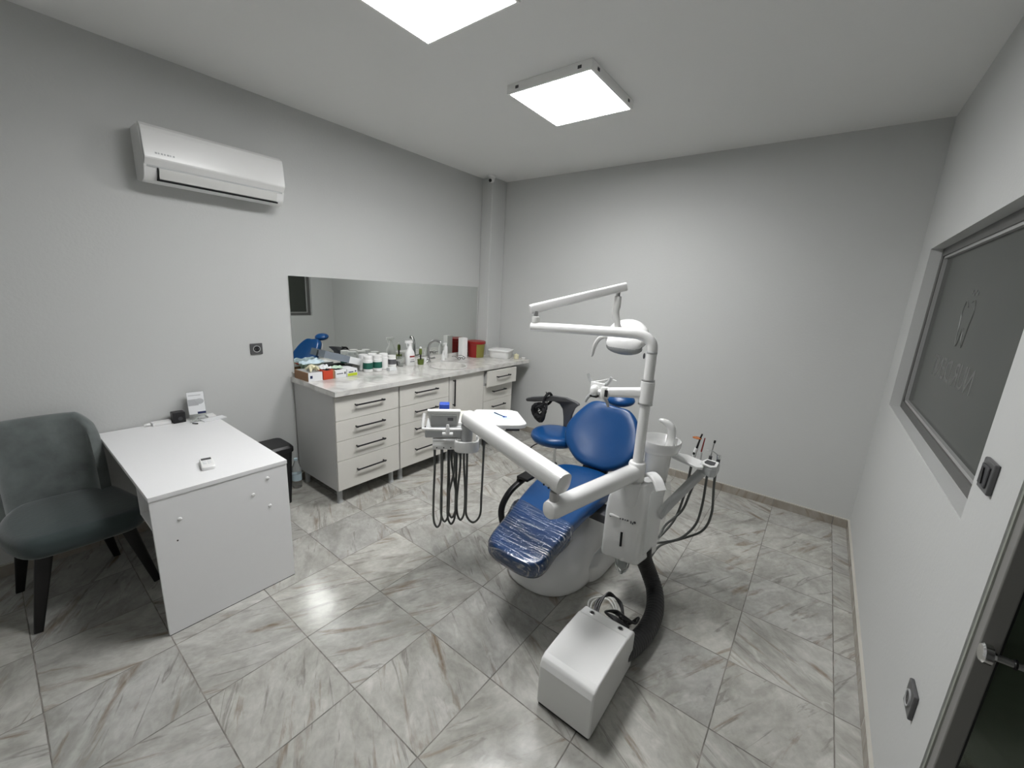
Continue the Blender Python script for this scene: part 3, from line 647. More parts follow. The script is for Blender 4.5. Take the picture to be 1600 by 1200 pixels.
st = thing('card_stand', (.09, .84, .75), 'clear acrylic stand with white printed leaflet on the desk', 'card stand')
mt_ = Matrix.Translation((.095, .845, .752)) @ Matrix.Rotation(-.15, 4, 'Z') @ Matrix.Rotation(-.22, 4, 'Y')
MB().box(-.004, -.05, .01, .0, .05, .20, mt_).build('back_plate', 'clear', st)
lf = MB().box(.001, -.047, .04, .004, .047, .195, mt_).build('leaflet', 'card', st)
MB().box(.0042, -.045, .10, .0048, .012, .145, mt_).ell(mt_ @ Vector((.0045, .018, .128)), (.002, .026, .020), mt_.to_3x3()).build('picture', 'softprint', lf)
MB().box(.0042, .0, .04, .0048, .047, .055, mt_).build('navy_band', 'navy', lf)
MB().box(.0042, -.04, .17, .0048, .03, .175, mt_).build('printed_line', 'softprint', lf)
MB().box(.0, -.05, .0, .05, .05, .003, Matrix.Translation((.095, .845, .7505)) @ Matrix.Rotation(-.15, 4, 'Z')).build('foot', 'clear', st)
MB().tube([(.145+.02*math.cos(a), .80+.03*math.sin(a), .76+.018*math.sin(a)) for a in [PI*i/10 for i in range(11)]], .004, 8).build('front_lip', 'clear', st)
tag(MB().box(.02, .60, .7505, .075, .70, .772).build('adapter_case', 'white', None, bevel=.004), 'slim white case by the wall at the back of desk', 'case')
tag(MB().tube([(.045, .565, .758), (.05, .575, .762), (.045, .59, .76)], .010, 10).build('adapter_plug', 'white', None), 'little white plug lying left of the slim white case', 'plug')
tag(MB().box(.02, .83, .7505, .15, .955, .757, None).build('papers', 'card', None, bevel=.001) if False else MB().box(.13, .0, 0, .20, .14, .006, Matrix.Translation((-.01, .83, .7505)) @ Matrix.Rotation(.12, 4, 'Z')).build('paper_pad', 'card', None, bevel=.001), 'thin white paper pad in front of the leaflet stand', 'paper')
tag(MB().box(.10, .865, .7505, .2, .955, .760).build('router_box', 'white', None, bevel=.004) if False else MB().box(.03, .90, .7505, .10, .95, .765).build('router_box', 'white', None, bevel=.004), 'flat white device at the back corner of desk', 'device')
tag(MB().tube([(.17, .79, .7545), (.19, .80, .7545), (.20, .812, .7545)], .004, 6).build('pen', 'black', None), 'short black pen before the leaflet stand', 'pen')

# ------------------------------------------------------------ velvet chair
vc = thing('desk_chair', (.42, .16, 0), 'grey velvet tub chair with black legs beside the desk', 'chair')
so = [(.70, -.03), (.73, .08), (.73, .26), (.70, .385), (.55, .43), (.35, .40), (.17, .34), (.13, .16), (.15, -.02), (.35, -.10), (.55, -.09)]
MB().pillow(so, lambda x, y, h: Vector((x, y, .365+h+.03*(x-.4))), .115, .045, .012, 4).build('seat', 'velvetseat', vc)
def backring(off, zt, zb, n_=22):
    out = []
    return out
bk = MB(); rings = []; n_ = 26
for i in range(n_+1):
    u = -1+2*i/n_; y = .115+.205*math.sin(u*1.45)/math.sin(1.45)*1.0; x = .115+.0+.12*(abs(u)**2.6)
    a = abs(u); top = .93-.10*max(0, a-.55)/.45 if a < .9 else .93-.10*.78-(a-.9)*1.6; bot = .36+.0*a
    nx_, ny_ = Vector((1, -u*1.1, 0)).normalized().xy; th = .034
    lean = .06
    ring = []
    for (s, z) in ((1, bot), (1, bot+(top-bot)*.33), (1, bot+(top-bot)*.66), (1, top-.03), (.7, top-.008), (0, top), (-.7, top-.008), (-1, top-.03), (-1, bot+(top-bot)*.66), (-1, bot+(top-bot)*.33), (-1, bot)):
        ln = -lean*(z-.36)/.55
        ring.append((x+nx_*s*th+ln+.02, y+ny_*s*th, z))
    rings.append(ring)
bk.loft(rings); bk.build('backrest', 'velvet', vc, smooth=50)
for (x, y, tx_, ty_) in ((.695, -.045, .62, .03), (.655, .415, .60, .33), (.20, .315, .26, .25), (.235, -.08, .28, -.02)):
    MB().tube([(x, y, 0), (tx_, ty_, .385)], [.016, .032], 12, sq=(1, 1, .3)).build('leg', 'darkwood', vc)

# ------------------------------------------------------------ bin and bottle by the cabinet
wb = thing('waste_bin', (.27, 1.24, 0), 'black plastic pedal bin between desk and cabinet', 'bin')
mt_ = Matrix.Translation((.24, 1.24, 0))
MB().loft([rrect(.095, .095, .03, .0, mt_), rrect(.12, .115, .035, .44, mt_)]).build('bucket', 'black', wb)
MB().loft([rrect(.13, .125, .04, .44, mt_), rrect(.13, .125, .04, .475, mt_), rrect(.115, .11, .04, .495, mt_)]).build('lid', 'black', wb, bevel=.003)
wbt = thing('water_bottle', (.115, 1.50, 0), 'clear water bottle standing behind the bin by the cabinet side', 'bottle')
MB().lathe([(.001, 0), (.036, .003), (.038, .02), (.038, .16), (.034, .19), (.014, .235), (.013, .25)], (.11, 1.475, 0), 20).build('body', 'clear', wbt)
MB().lathe([(.015, .248), (.015, .266), (.001, .267)], (.11, 1.475, 0), 14).build('cap', 'paleblue', wbt)
MB().lathe([(.0385, .07), (.0388, .07), (.0388, .13), (.0385, .13)], (.11, 1.475, 0), 20).build('label_band', 'paleblue', wbt)
# ------------------------------------------------------------ dental chair
dc = thing('dental_chair', (2.33, 2.2, 0), 'blue reclining dental treatment chair on a rounded white base', 'dental chair')
def oval(cx_, cy_2, rx, ryf, ryb, z, n_=40, pw=2.4):
    out = []
    for i in range(n_):
        a = 2*PI*i/n_; c_, s_ = math.cos(a), math.sin(a)
        out.append((cx_+rx*math.copysign(abs(c_)**(2/pw), c_), cy_2+(ryf if s_ < 0 else ryb)*math.copysign(abs(s_)**(2/pw), s_), z))
    return out
MB().loft([oval(2.33, 2.12, .262, .335, .68, .0), oval(2.33, 2.12, .272, .345, .68, .012), oval(2.33, 2.12, .272, .345, .68, .035), oval(2.33, 2.13, .262, .335, .66, .10),
           oval(2.33, 2.16, .245, .31, .62, .17), oval(2.33, 2.22, .215, .25, .54, .235), oval(2.33, 2.30, .17, .17, .44, .285), oval(2.33, 2.38, .14, .12, .33, .33), oval(2.33, 2.42, .12, .10, .26, .40)]).build('base_cover', 'enamel', dc, smooth=50)
MB().loft([oval(2.44, 2.42, .20, .36, .38, .0, pw=5), oval(2.44, 2.42, .20, .36, .38, .10, pw=5), oval(2.44, 2.46, .18, .33, .34, .15, pw=5)]).build('base_step', 'enamel', dc, bevel=.008)
MB().box(2.20, 2.12, .36, 2.46, 2.58, .425).build('seat_carriage', 'dgrey', dc, bevel=.01)
zs = lambda y: .405+.045*min(1, max(0, (y-1.45)/.6))
so = [(2.30, 1.462), (2.42, 1.44), (2.54, 1.445), (2.60, 1.50), (2.588, 1.65), (2.562, 1.90), (2.562, 2.15), (2.555, 2.42), (2.50, 2.55), (2.36, 2.60), (2.20, 2.575), (2.10, 2.50), (2.085, 2.34), (2.115, 2.12), (2.160, 1.90), (2.215, 1.70), (2.258, 1.52)]
MB().pillow(so, lambda x, y, h: Vector((x, y, zs(y)-.02+h)), .085, .028, -.006, 4).build('seat_cushion', 'blue', dc)
fo = [(2.298, 1.457), (2.42, 1.434), (2.545, 1.44), (2.606, 1.50), (2.594, 1.65), (2.572, 1.86), (2.36, 1.872), (2.160, 1.885), (2.208, 1.70), (2.252, 1.52)]
fm = MB().pillow(fo, lambda x, y, h: Vector((x, y, zs(y)-.024+h)), .093, .03, -.004, 4).build('foot_film', 'film', dc)
fm['label'] = 'clear cling film over the foot end'
# backrest
O_ = Vector((2.30, 2.58, .43)); t_ = Vector((0, .55, .835)).normalized(); nrm_ = Vector((1, 0, 0)).cross(t_); nrm_ = nrm_ if nrm_.y < 0 else -nrm_
bo = [(0.0, .085), (.12, .095), (.235, .165), (.285, .27), (.275, .39), (.225, .50), (.14, .575), (.02, .585), (-.09, .60), (-.175, .58), (-.245, .49), (-.292, .39), (-.302, .31), (-.268, .21), (-.13, .10)]
def bf(x, y, h):
    dish = -.02*max(0, 1-((x/.2)**2+((y-.33)/.24)**2)) if h > .05 else 0
    return O_+Vector((1, 0, 0))*(x+.0)+t_*y+nrm_*(h+dish-.035+.10*(x*x))
MB().pillow(bo, bf, .085, .03, .0, 4).build('backrest', 'blue', dc)
MB().pillow([(x*.93, .02+y*.94) for x, y in bo], lambda x, y, h: O_+Vector((x, 0, 0))+t_*y+nrm_*(h-.06+.10*x*x), .035, .012, 0, 3).build('backrest_shell', 'offwhite', dc)
MB().box(-.10, -.06, -.07, .10, .12, -.045, Matrix.Translation(O_) @ Matrix((Vector((1, 0, 0)), t_, nrm_)).transposed().to_4x4()).box(2.20, 2.55, .40, 2.42, 2.68, .45).build('back_hinge', 'dgrey', dc, bevel=.005)
hc = Vector((2.298, 2.985, .955))
mh = Matrix.Rotation(.25, 3, 'X')
MB().ell(hc+Vector((0, .02, .005)), (.125, .085, .048), mh, 28).build('headrest', 'blue', dc)
MB().tube([O_+t_*.46+nrm_*-.035, O_+t_*.58+nrm_*-.035, hc+Vector((0, .02, -.02))], [.02, .02, .018], 12, sq=(1.6, .6, .3)).build('headrest_bar', 'steel', dc)
# armrest (black tube)
am = MB().tube([(2.02, 2.18, .50), (1.965, 2.14, .50), (1.955, 2.11, .47), (1.985, 2.03, .42), (1.985, 1.96, .35), (2.01, 1.92, .24)], .02, 12, smooth=5)
am2 = MB().tube([(2.16, 2.36, .47), (2.03, 2.36, .462), (1.995, 2.28, .47), (1.985, 2.14, .45), (1.975, 2.03, .40), (1.985, 1.95, .31), (2.05, 1.93, .20), (2.12, 1.98, .12)], [.02]*8, 12, smooth=5, sq=(1.0, .8, .5)).build('side_bar', 'black', dc)
MB().box(1.965, 2.13, .478, 2.06, 2.30, .50).box(1.965, 2.13, .44, 1.99, 2.16, .48).build('armrest_bracket', 'black', dc, bevel=.006)

# ------------------------------------------------------------ dental unit: side cabinet, post, cuspidor
PX, PY = 2.80, 2.10
du = thing('dental_unit', (2.82, 2.1, .3), 'white side cabinet with post and rinsing bowl beside the dental chair', 'dental unit')
def uring(z, x0_, x1_, yf, yb, k=.035):
    mt2 = Matrix.Translation(((x0_+x1_)/2, (yf+yb)/2, 0)); return rrect((x1_-x0_)/2, (yb-yf)/2, k, z, mt2)
FLx, FRx, BRx, BLx = Vector((2.695, 1.972, 0)), Vector((2.885, 2.045, 0)), Vector((2.925, 2.28, 0)), Vector((2.695, 2.28, 0))
def uq(k, zl, zr, rr=.022, push=0):      # rounded four-sided ring shrunk towards the post by k, bottom edge slanting from zl to zr
    c0 = Vector((2.80, 2.13, 0)); q4 = [c0+(p-c0)*k for p in (FLx, FRx, BRx, BLx)]; out = []
    for i_ in range(4):
        a_, b_, c_ = q4[i_-1], q4[i_], q4[(i_+1) % 4]; p0 = b_+(a_-b_).normalized()*rr; p1 = b_+(c_-b_).normalized()*rr
        for t2 in (0, .25, .5, .75, 1): p = p0*(1-t2)**2+b_*2*t2*(1-t2)+p1*t2*t2; f_ = (p.x-2.69)/.23; out.append((p.x, p.y, zl+(zr-zl)*f_))
    return out
MB().loft([uq(.93, .318, .275), uq(.98, .322, .280), uq(1.0, .335, .292), uq(1.0, .45, .43), uq(1.0, .60, .60), uq(.97, .66, .67), uq(.88, .715, .735), uq(.78, .745, .765)]).build('side_cabinet', 'enamel', du, smooth=50)
MB().lathe([(.055, .64), (.058, .66), (.052, .75), (.042, .765), (.001, .767)], (PX, PY-.03, 0), 28).build('post_socket', 'enamel', du)
MB().lathe([(.034, .76), (.034, .84), (.030, .85), (.0275, .853), (.0275, 1.20), (.001, 1.2)], (PX, PY, 0), 24).build('post', 'enamel', du)
# front mark, water level slot, filter cup
fx_ = (FRx-FLx).normalized(); MU = Matrix(((fx_.x, -fx_.y, 0, FLx.x), (fx_.y, fx_.x, 0, FLx.y), (0, 0, 1, 0), (0, 0, 0, 1)))   # x along the front, y into the cabinet
MB().tube([MU @ Vector(p) for p in ((.03, -.002, .572), (.042, -.004, .573), (.080, -.004, .564))], [.007, .009, .005], 10, smooth=3).build('mark_plate', 'enamel', du)
for x_, z_ in ((.034, .568), (.165, .552)): MB().ell(MU @ Vector((x_, -.004, z_)), (.007, .004, .007), None, 12).build('mark_screw', 'dgrey', du)
fm_ = MB()
for x_, z_, w_, h_ in ((.078, .561, .004, .004), (.090, .558, .006, .006), (.103, .558, .006, .010), (.116, .556, .006, .005), (.130, .555, .007, .008), (.147, .548, .005, .014), (.157, .543, .005, .010)): fm_.box(x_-w_, -.003, z_-h_/2, x_+w_*.3, .001, z_+h_/2, MU)
fm_.build('front_mark', 'print', du)
MB().tube([MU @ Vector((.104, -.001, .478)), MU @ Vector((.106, -.001, .392))], .0065, 10).build('level_slot', 'blackmat', du)
MB().lathe([(.046, .30), (.046, .318), (.001, .319)], (2.80, 2.06, 0), 24).build('filter_ring', 'offwhite', du)
MB().lathe([(.012, .20), (.030, .215), (.040, .24), (.042, .30), (.038, .30), (.036, .25), (.02, .225), (.001, .22)], (2.80, 2.06, 0), 24).build('filter_cup', 'clear', du)
MB().lathe([(.010, .19), (.012, .2), (.012, .22), (.028, .24), (.03, .295), (.001, .296)], (2.80, 2.06, 0), 16).build('filter_insert', 'greyplast', du)
# cuspidor
CX, CY = 2.835, 2.345
MB().lathe([(.060, .70), (.068, .72), (.074, .86), (.086, .875), (.108, .885), (.117, .905), (.119, .945), (.116, .951), (.108, .947), (.100, .925), (.065, .905), (.02, .900), (.001, .900)], (CX, CY, 0), 44).build('rinsing_bowl', 'enamel', du, smooth=60)
MB().box(CX-.025, CY-.03, .9012, CX+.0, CY-.022, .903).build('bowl_drain', 'dgrey', du)
MB().tube([(CX+.052, CY+.015, .905), (CX+.055, CY+.015, .99), (CX+.045, CY+.015, 1.03), (CX+.018, CY+.012, 1.052), (CX-.012, CY+.01, 1.06), (CX-.022, CY+.01, 1.055)], [.027, .024, .023, .019, .012, .008], 14, smooth=5).build('bowl_spout', 'enamel', du)
MB().tube([(CX+.085, CY+.02, .915), (CX+.086, CY+.02, .97)], .006, 10).build('cup_filler', 'enamel', du)
MB().lathe([(.055, .60), (.058, .61), (.055, .71), (.001, .71)], (CX+.01, CY, 0), 24).build('bowl_neck', 'greyplast', du)
# white holder hooked over the right side
MB().tube([(2.85, 2.13, .800), (2.88, 2.115, .818), (2.92, 2.09, .805), (2.955, 2.065, .765)], 1, 12, smooth=4, sq=(.030, .011, .009)).build('hose_cover', 'white', du)
MB().prism([(2.905, 2.06, .36), (2.935, 2.24, .36), (2.955, 2.28, .66), (2.950, 2.22, .77), (2.905, 2.05, .74)], (.004, 0, 0)).build('clear_side_panel', 'clearsheet', du)
# dark link between chair and unit
MB().box(2.50, 2.20, .36, 2.72, 2.34, .42).build('link_arm', 'dgrey', du, bevel=.008)

# lower swivel arm + delivery arm + tray = instrument delivery
dl = thing('instrument_delivery', (PX, PY, .76), 'white jointed arm carrying the instrument tray in front of the dental chair', 'instrument delivery')
E2 = Vector((2.655, 1.465, .80)); E2d = (Vector((PX, PY, .80))-E2).normalized()
MB().tube([E2-E2d*.035, E2-E2d*.03, E2, Vector((PX, PY, .815))-E2d*.03, Vector((PX, PY, .815))], [.5, .85, 1, 1, .9], 12, sq=(.042, .046, .035)).build('swivel_arm', 'enamel', dl, smooth=50)
MB().lathe([(.045, .765), (.047, .77), (.047, .86), (.042, .872), (.036, .875)], (PX, PY, 0), 28).build('arm_hub', 'enamel', dl)
MB().lathe([(.022, .84), (.022, .885), (.001, .885)], (E2.x, E2.y, 0), 20).build('elbow_pin', 'steel', dl)
A0 = Vector((2.69, 1.485, .925)); A1 = Vector((1.93, 1.635, 1.035)); ad = (A1-A0).normalized()
MB().tube([A0, A0+ad*.002, A0+ad*.02, A1-ad*.06, A1-ad*.02, A1], [.9, .97, 1, .93, .85, .5], 12, sq=(.048, .050, .036)).build('spring_arm', 'enamel', dl, smooth=50)
for k_ in range(2): MB().lathe([(.005, 0), (.005, .002), (.001, .002)], A0+ad*(.05+.03*k_)+Vector((-.008, -.048, -.03)), 10, Matrix.Rotation(PI/2, 3, 'X')).build('arm_screw', 'black', dl)
# console
wv = Vector((.707, .707, 0)); dv = Vector((-.707, .707, 0)); Cn = Vector((2.19, 1.90, 0))
MT = Matrix(((wv.x, dv.x, 0, Cn.x), (wv.y, dv.y, 0, Cn.y), (0, 0, 1, 0), (0, 0, 0, 1)))     # local u, v, z
def L3(u, v, z): return MT @ Vector((u, v, z))
MB().lathe([(.030, .885), (.034, .90), (.034, .985), (.030, .99)], L3(-.36, -.02, 0), 24).build('tray_pivot', 'greyplast', dl)
MB().prism([L3(-.30, .0, .953), L3(-.05, .0, .953), L3(-.005, .02, .953), L3(.0, .05, .953), L3(-.02, .27, .953), L3(-.07, .31, .953), L3(-.29, .31, .953), L3(-.31, .28, .953)], (0, 0, .030)).build('tray', 'white', dl, bevel=.010)
MB().prism([L3(-.46, .05, .945), L3(-.30, .05, .945), L3(-.30, .29, .945), L3(-.46, .29, .945)], (0, 0, .030)).build('tray_neck', 'offwhite', dl, bevel=.005)
MB().box(-.395, .06, .975, -.32, .27, .983, MT).build('tray_inlay', 'inlay', dl, bevel=.001)
MB().box(-.60, -.01, .90, -.345, .20, .955, MT).build('console_body', 'greyplast', dl, bevel=.008)
fr_ = MB().tube([L3(-.605, .02, 1.04), L3(-.61, -.02, .972), L3(-.58, -.03, .962), L3(-.36, -.03, .962), L3(-.34, -.01, .968)], .009, 10, smooth=4).build('front_rail', 'white', dl)
md_ = MT @ Matrix.Translation((-.492, .02, .965)) @ Matrix.Rotation(.30, 4, 'X')
MB().prism([md_ @ Vector(p) for p in ((-.078, -.012, 0), (.078, -.012, 0), (.095, -.012, .112), (-.095, -.012, .112))], (md_.to_3x3() @ Vector((0, .024, 0)))).build('display_housing', 'white', dl, bevel=.006)
MB().box(-.072, -.018, .004, .072, -.010, .088, md_).build('display_back', 'greyplast', dl, bevel=.006)
MB().box(.02, -.0195, .05, .052, -.0175, .070, md_).build('rating_plate', 'print', dl)
MB().tube([L3(-.47, -.045, .935), L3(-.47, -.05, .965), L3(-.47, -.045, .995)], [.012, .012, .008], 10).tube([L3(-.50, -.045, .938), L3(-.44, -.045, .938)], .011, 10).build('brake_handle', 'white', dl)
tag(MB().box(-.525, .10, .956, -.465, .16, 1.072, MT).build('cleaner_bottle', 'bluecap', None, bevel=.006), 'small blue container standing behind the display on the tray console', 'container')
MB().tube([L3(-.555, .0, .862), L3(-.37, .0, .862)], .034, 20).build('instrument_holder', 'white', dl)
MB().tube([L3(-.415, .045, .865), L3(-.42, -.04, .862), L3(-.36, -.062, .862), L3(-.30, -.04, .862), L3(-.295, .045, .868)], 1, 12, smooth=5, sq=(.008, .034, .006)).build('hose_bracket', 'white', dl)
MB().box(-.41, -.04, .832, -.30, .05, .842, MT).build('bracket_floor', 'offwhite', dl, bevel=.003)
for u_ in (-.53, -.49, -.45, -.41): MB().lathe([(.004, 0), (.004, .003), (.001, .003)], L3(u_, -.031, .85), 8, Matrix.Rotation(PI/2, 3, 'X')).build('holder_screw', 'black', dl)
MB().box(-.12, .05, .925, -.04, .2, .953, MT).build('tray_bracket', 'dgrey', dl)
# instrument hoses hanging in loops
hl = [(-.535, -.50, .30, .33), (-.51, -.565, .31, .0), (-.475, -.43, .27, .0), (-.44, -.46, .33, .0), (-.41, -.47, .26, .0), (-.375, -.40, .30, .0), (-.34, -.365, .34, .0), (-.25, -.40, .36, .0)]
specs = [(-.545, .01, -.505, .05, .30), (-.50, -.01, -.46, .06, .34), (-.465, .02, -.415, .07, .31), (-.43, -.01, -.445, .08, .36), (-.395, .03, -.37, .08, .33), (-.355, .0, -.255, .03, .335)]
for k_, (u0, v0, u1, v1, zb) in enumerate(specs):
    um, vm = (u0+u1)/2, (v0+v1)/2; wd = max(.022, abs(u1-u0)*.42)
    MB().tube([L3(u0, v0, .86), L3(u0+.002, v0, .70), L3(um-wd*1.1, vm, .50), L3(um-wd, vm, zb+.05), L3(um, vm, zb), L3(um+wd, vm, zb+.05), L3(um+wd*1.1, vm, .52), L3(u1, v1, .72), L3(u1, v1, .90)], .0068, 8, smooth=8).build('instrument_hose', 'hose', dl)
# packet on tray
pk = thing('instrument_pouch', L3(-.14, .15, .984), 'clear blue edged pouch with a thin dark instrument on the white tray', 'instrument pouch')
MP = MT @ Matrix.Translation((-.15, .17, .9838)) @ Matrix.Rotation(-.95, 4, 'Z')
MB().box(-.08, -.022, 0, .08, .022, .0015, MP).build('pouch', 'paleblue', pk)
MB().tube([MP @ Vector((-.06, .004, .005)), MP @ Vector((.0, .0, .005)), MP @ Vector((.045, -.002, .005))], .003, 8).build('instrument', 'navy', pk)
MB().tube([MP @ Vector((.045+.012*math.cos(a), .012*math.sin(a), .005)) for a in [2*PI*i/12 for i in range(13)]], .002, 6).build('instrument_ring', 'bluecap', pk)

# monitor arm on the post
ma = thing('monitor_arm', (PX, PY, 1.2), 'short white monitor arm with an empty mounting plate, on the post', 'monitor arm')
MB().lathe([(.030, 1.205), (.036, 1.21), (.036, 1.325), (.030, 1.33)], (PX, PY, 0), 24).build('arm_hub', 'enamel', ma)
MB().lathe([(.0375, 1.20), (.0375, 1.210), (.03, 1.211)], (PX, PY, 0), 24).lathe([(.03, 1.326), (.034, 1.327), (.034, 1.336), (.03, 1.337)], (PX, PY, 0), 24).build('clamp_ring', 'steel', ma)
MB().tube([(PX-.01, PY, 1.262), (2.60, 2.06, 1.236)], [1, .85], 12, sq=(.026, .030, .02)).build('arm_tube', 'enamel', ma, smooth=50)
MB().lathe([(.022, 1.20), (.024, 1.205), (.024, 1.255), (.020, 1.262)], (2.585, 2.055, 0), 20).build('arm_joint', 'offwhite', ma)
MB().box(2.595, 2.028, 1.215, 2.612, 2.034, 1.252).build('joint_slot', 'black', ma)
MB().tube([(2.585, 2.055, 1.232), (2.535, 2.05, 1.228)], .014, 12).build('short_link', 'white', ma)
MB().ell((2.525, 2.05, 1.232), (.026, .026, .034)).build('ball_joint', 'white', ma)
MB().box(2.505, 2.035, 1.196, 2.547, 2.066, 1.206).build('joint_band', 'black', ma)
MB().box(2.485, 2.075, 1.185, 2.57, 2.083, 1.275).build('mount_plate', 'white', ma, bevel=.004)
for sx_, sz_ in ((-1, 1), (-1, -1), (1, 1), (1, -1)): MB().tube([(2.527, 2.088, 1.23), (2.527+.055*sx_, 2.09, 1.23+.05*sz_), (2.527+.072*sx_, 2.09, 1.23+.085*sz_)], [.015, .010, .008], 8, smooth=4).build('mount_leg', 'greyplast', ma)
MB().tube([(2.50, 2.08, 1.275), (2.54, 2.10, 1.285), (2.58, 2.11, 1.30), (2.62, 2.11, 1.297)], .002, 6, smooth=4).build('loose_wire', 'white', ma)

# operating light
ol = thing('operating_light', (PX, PY, 1.34), 'white dental operating lamp on its overhead jointed arm above the chair', 'operating light')
MB().tube([(PX, PY, 1.337), (PX, PY, 1.478)], .0265, 20).build('post_sleeve', 'enamel', ol)
MB().lathe([(.0275, 1.474), (.0285, 1.476), (.0285, 1.482), (.0275, 1.484)], (PX, PY, 0), 24).build('sleeve_ring', 'greyplast', ol)
E1 = Vector((2.105, 2.0, 1.552))
MB().tube([(PX, PY, 1.47), (PX, PY, 1.50), (PX-.008, PY-.001, 1.53), (PX-.035, PY-.005, 1.555), (PX-.075, PY-.011, 1.566), (PX-.13, PY-.02, 1.568), (2.4, 2.043, 1.562), E1], .0265, 20, smooth=5).build('horizontal_arm', 'enamel', ol)
MB().lathe([(.022, 1.575), (.023, 1.58), (.023, 1.612), (.019, 1.614)], (E1.x+.022, E1.y+.005, 0), 20).build('swivel_collar', 'offwhite', ol)
MB().lathe([(.013, 1.61), (.013, 1.645), (.001, 1.645)], (E1.x+.022, E1.y+.005, 0), 16).build('swivel_pin', 'steel', ol)
B0 = Vector((2.095, 1.985, 1.652)); B1 = Vector((2.47, 2.46, 1.815)); bdv = (B1-B0).normalized()
MB().tube([B0, B0+bdv*.004, B0+bdv*.015, B1], [.88, .97, 1, .92], 12, sq=(.022, .028, .014)).build('spring_arm', 'enamel', ol, smooth=50)
Lx, Ly = 2.44, 2.43
MB().tube([(Lx, Ly, 1.79), (Lx, Ly, 1.745)], .012, 12).build('drop_pin', 'steel', ol)
MB().tube([(Lx, Ly, 1.755), (Lx, Ly, 1.70), (Lx-.006, Ly, 1.66), (Lx+.002, Ly, 1.625), (Lx+.014, Ly, 1.595), (Lx+.02, Ly, 1.56)], [.021, .023, .024, .022, .018, .020], 16, smooth=4).build('drop_link', 'offwhite', ol)
LC = Vector((2.52, 2.42, 1.495)); ml = Matrix.Rotation(.95, 3, 'X') @ Matrix.Rotation(.1, 3, 'Y')
MB().ell(LC+Vector((-.01, .05, .02)), (.135, .12, .055), ml, 32).build('lamp_back', 'enamel', ol)
MB().lathe([(.125, 0), (.128, .012), (.118, .03), (.001, .03)], LC+Vector((-.01, .03, .01)), 36, ml @ Matrix.Rotation(PI, 3, 'X')).build('lamp_rim', 'enamel', ol) if False else None
MB().ell(LC+Vector((.0, -.015, -.025)), (.115, .05, .058), Matrix.Rotation(-.25, 3, 'X'), 32).build('lamp_cover', 'enamel', ol)
MB().ell(LC+Vector((.0, -.005, -.047)), (.117, .058, .047), Matrix.Rotation(-.1, 3, 'X'), 32).build('lamp_lens', 'lens', ol)
MB().tube([LC+Vector((-.12, 0, .01)), LC+Vector((-.165, -.01, -.01)), LC+Vector((-.19, -.02, -.06)), LC+Vector((-.20, -.02, -.115)), LC+Vector((-.205, -.02, -.13))], [.012, .014, .013, .009, .006], 12, smooth=4).build('grip', 'offwhite', ol)
MB().tube([LC+Vector((.12, 0, .01)), LC+Vector((.15, -.0, -.01)), LC+Vector((.165, -.01, -.03))], [.012, .014, .012], 12, smooth=4).build('grip', 'offwhite', ol)
MB().ell((PX-.035, PY-.01, 1.458), (.006, .006, .016), None, 10).build('knob', 'dgrey', ol)

# assistant arm with tray and instruments
aa = thing('assistant_arm', (2.93, 2.2, .5), 'grey arm with small white instrument tray right of the rinsing bowl', 'assistant tray')
MB().tube([(2.92, 2.22, .54), (2.955, 2.32, .60), (3.075, 2.47, .795)], 1, 12, sq=(.020, .027, .012)).build('lift_arm', 'greyplast', aa, smooth=50)
MB().prism([(2.88, 2.42, .832), (2.905, 2.395, .832), (3.062, 2.33, .832), (3.085, 2.345, .832), (3.085, 2.44, .832), (2.965, 2.49, .832), (2.90, 2.47, .832)], (0, 0, .016)).build('tray', 'white', aa, bevel=.005)
MB().prism([(3.055, 2.385, .800), (3.125, 2.345, .800), (3.150, 2.365, .800), (3.150, 2.47, .800), (3.09, 2.49, .800)], (0, 0, .050)).build('holder_block', 'greyplast', aa, bevel=.006)
MB().prism([(3.06, 2.40, .851), (3.075, 2.365, .851), (3.125, 2.35, .851), (3.148, 2.375, .851), (3.145, 2.455, .851), (3.08, 2.465, .851)], (0, 0, .012)).build('key_pad', 'white', aa, bevel=.004)
MB().prism([(3.078, 2.40, .8635), (3.085, 2.378, .8635), (3.12, 2.368, .8635), (3.134, 2.383, .8635), (3.132, 2.435, .8635), (3.085, 2.44, .8635)], (0, 0, .0012)).build('key_field', 'dgrey', aa)
def upright(name, x, y, parts, label, cat='dental instrument', hose=None):
    r = thing(name, (x, y, .84), label, cat, 'instruments standing in the assistant tray')
    for nm, m_, pts, rad in parts: MB().tube(pts, rad, 12).build(nm, m_, r)
    if hose: MB().tube(hose, .0075, 8, smooth=8).build('hose', 'hose', r)
    return r
h1 = upright('curing_light', 2.99, 2.55, [('body', 'white', [(2.985, 2.55, .80), (2.998, 2.55, .88)], [.010, .012]), ('light_guide', 'black', [(2.998, 2.55, .88), (3.010, 2.55, .95), (3.016, 2.55, .975)], [.006, .005, .005]), ('switch', 'black', [(2.988, 2.541, .84), (2.990, 2.540, .853)], [.007, .007])],
        'white curing light with round orange shield standing in the assistant tray', hose=[(2.985, 2.55, .80), (2.98, 2.56, .72), (2.965, 2.58, .55), (2.93, 2.60, .36), (2.89, 2.52, .27), (2.87, 2.40, .26), (2.90, 2.28, .33)])
MB().lathe([(.026, 0), (.026, .002), (.001, .003)], (2.992, 2.545, .945), 20).build('orange_shield', 'orange', h1)
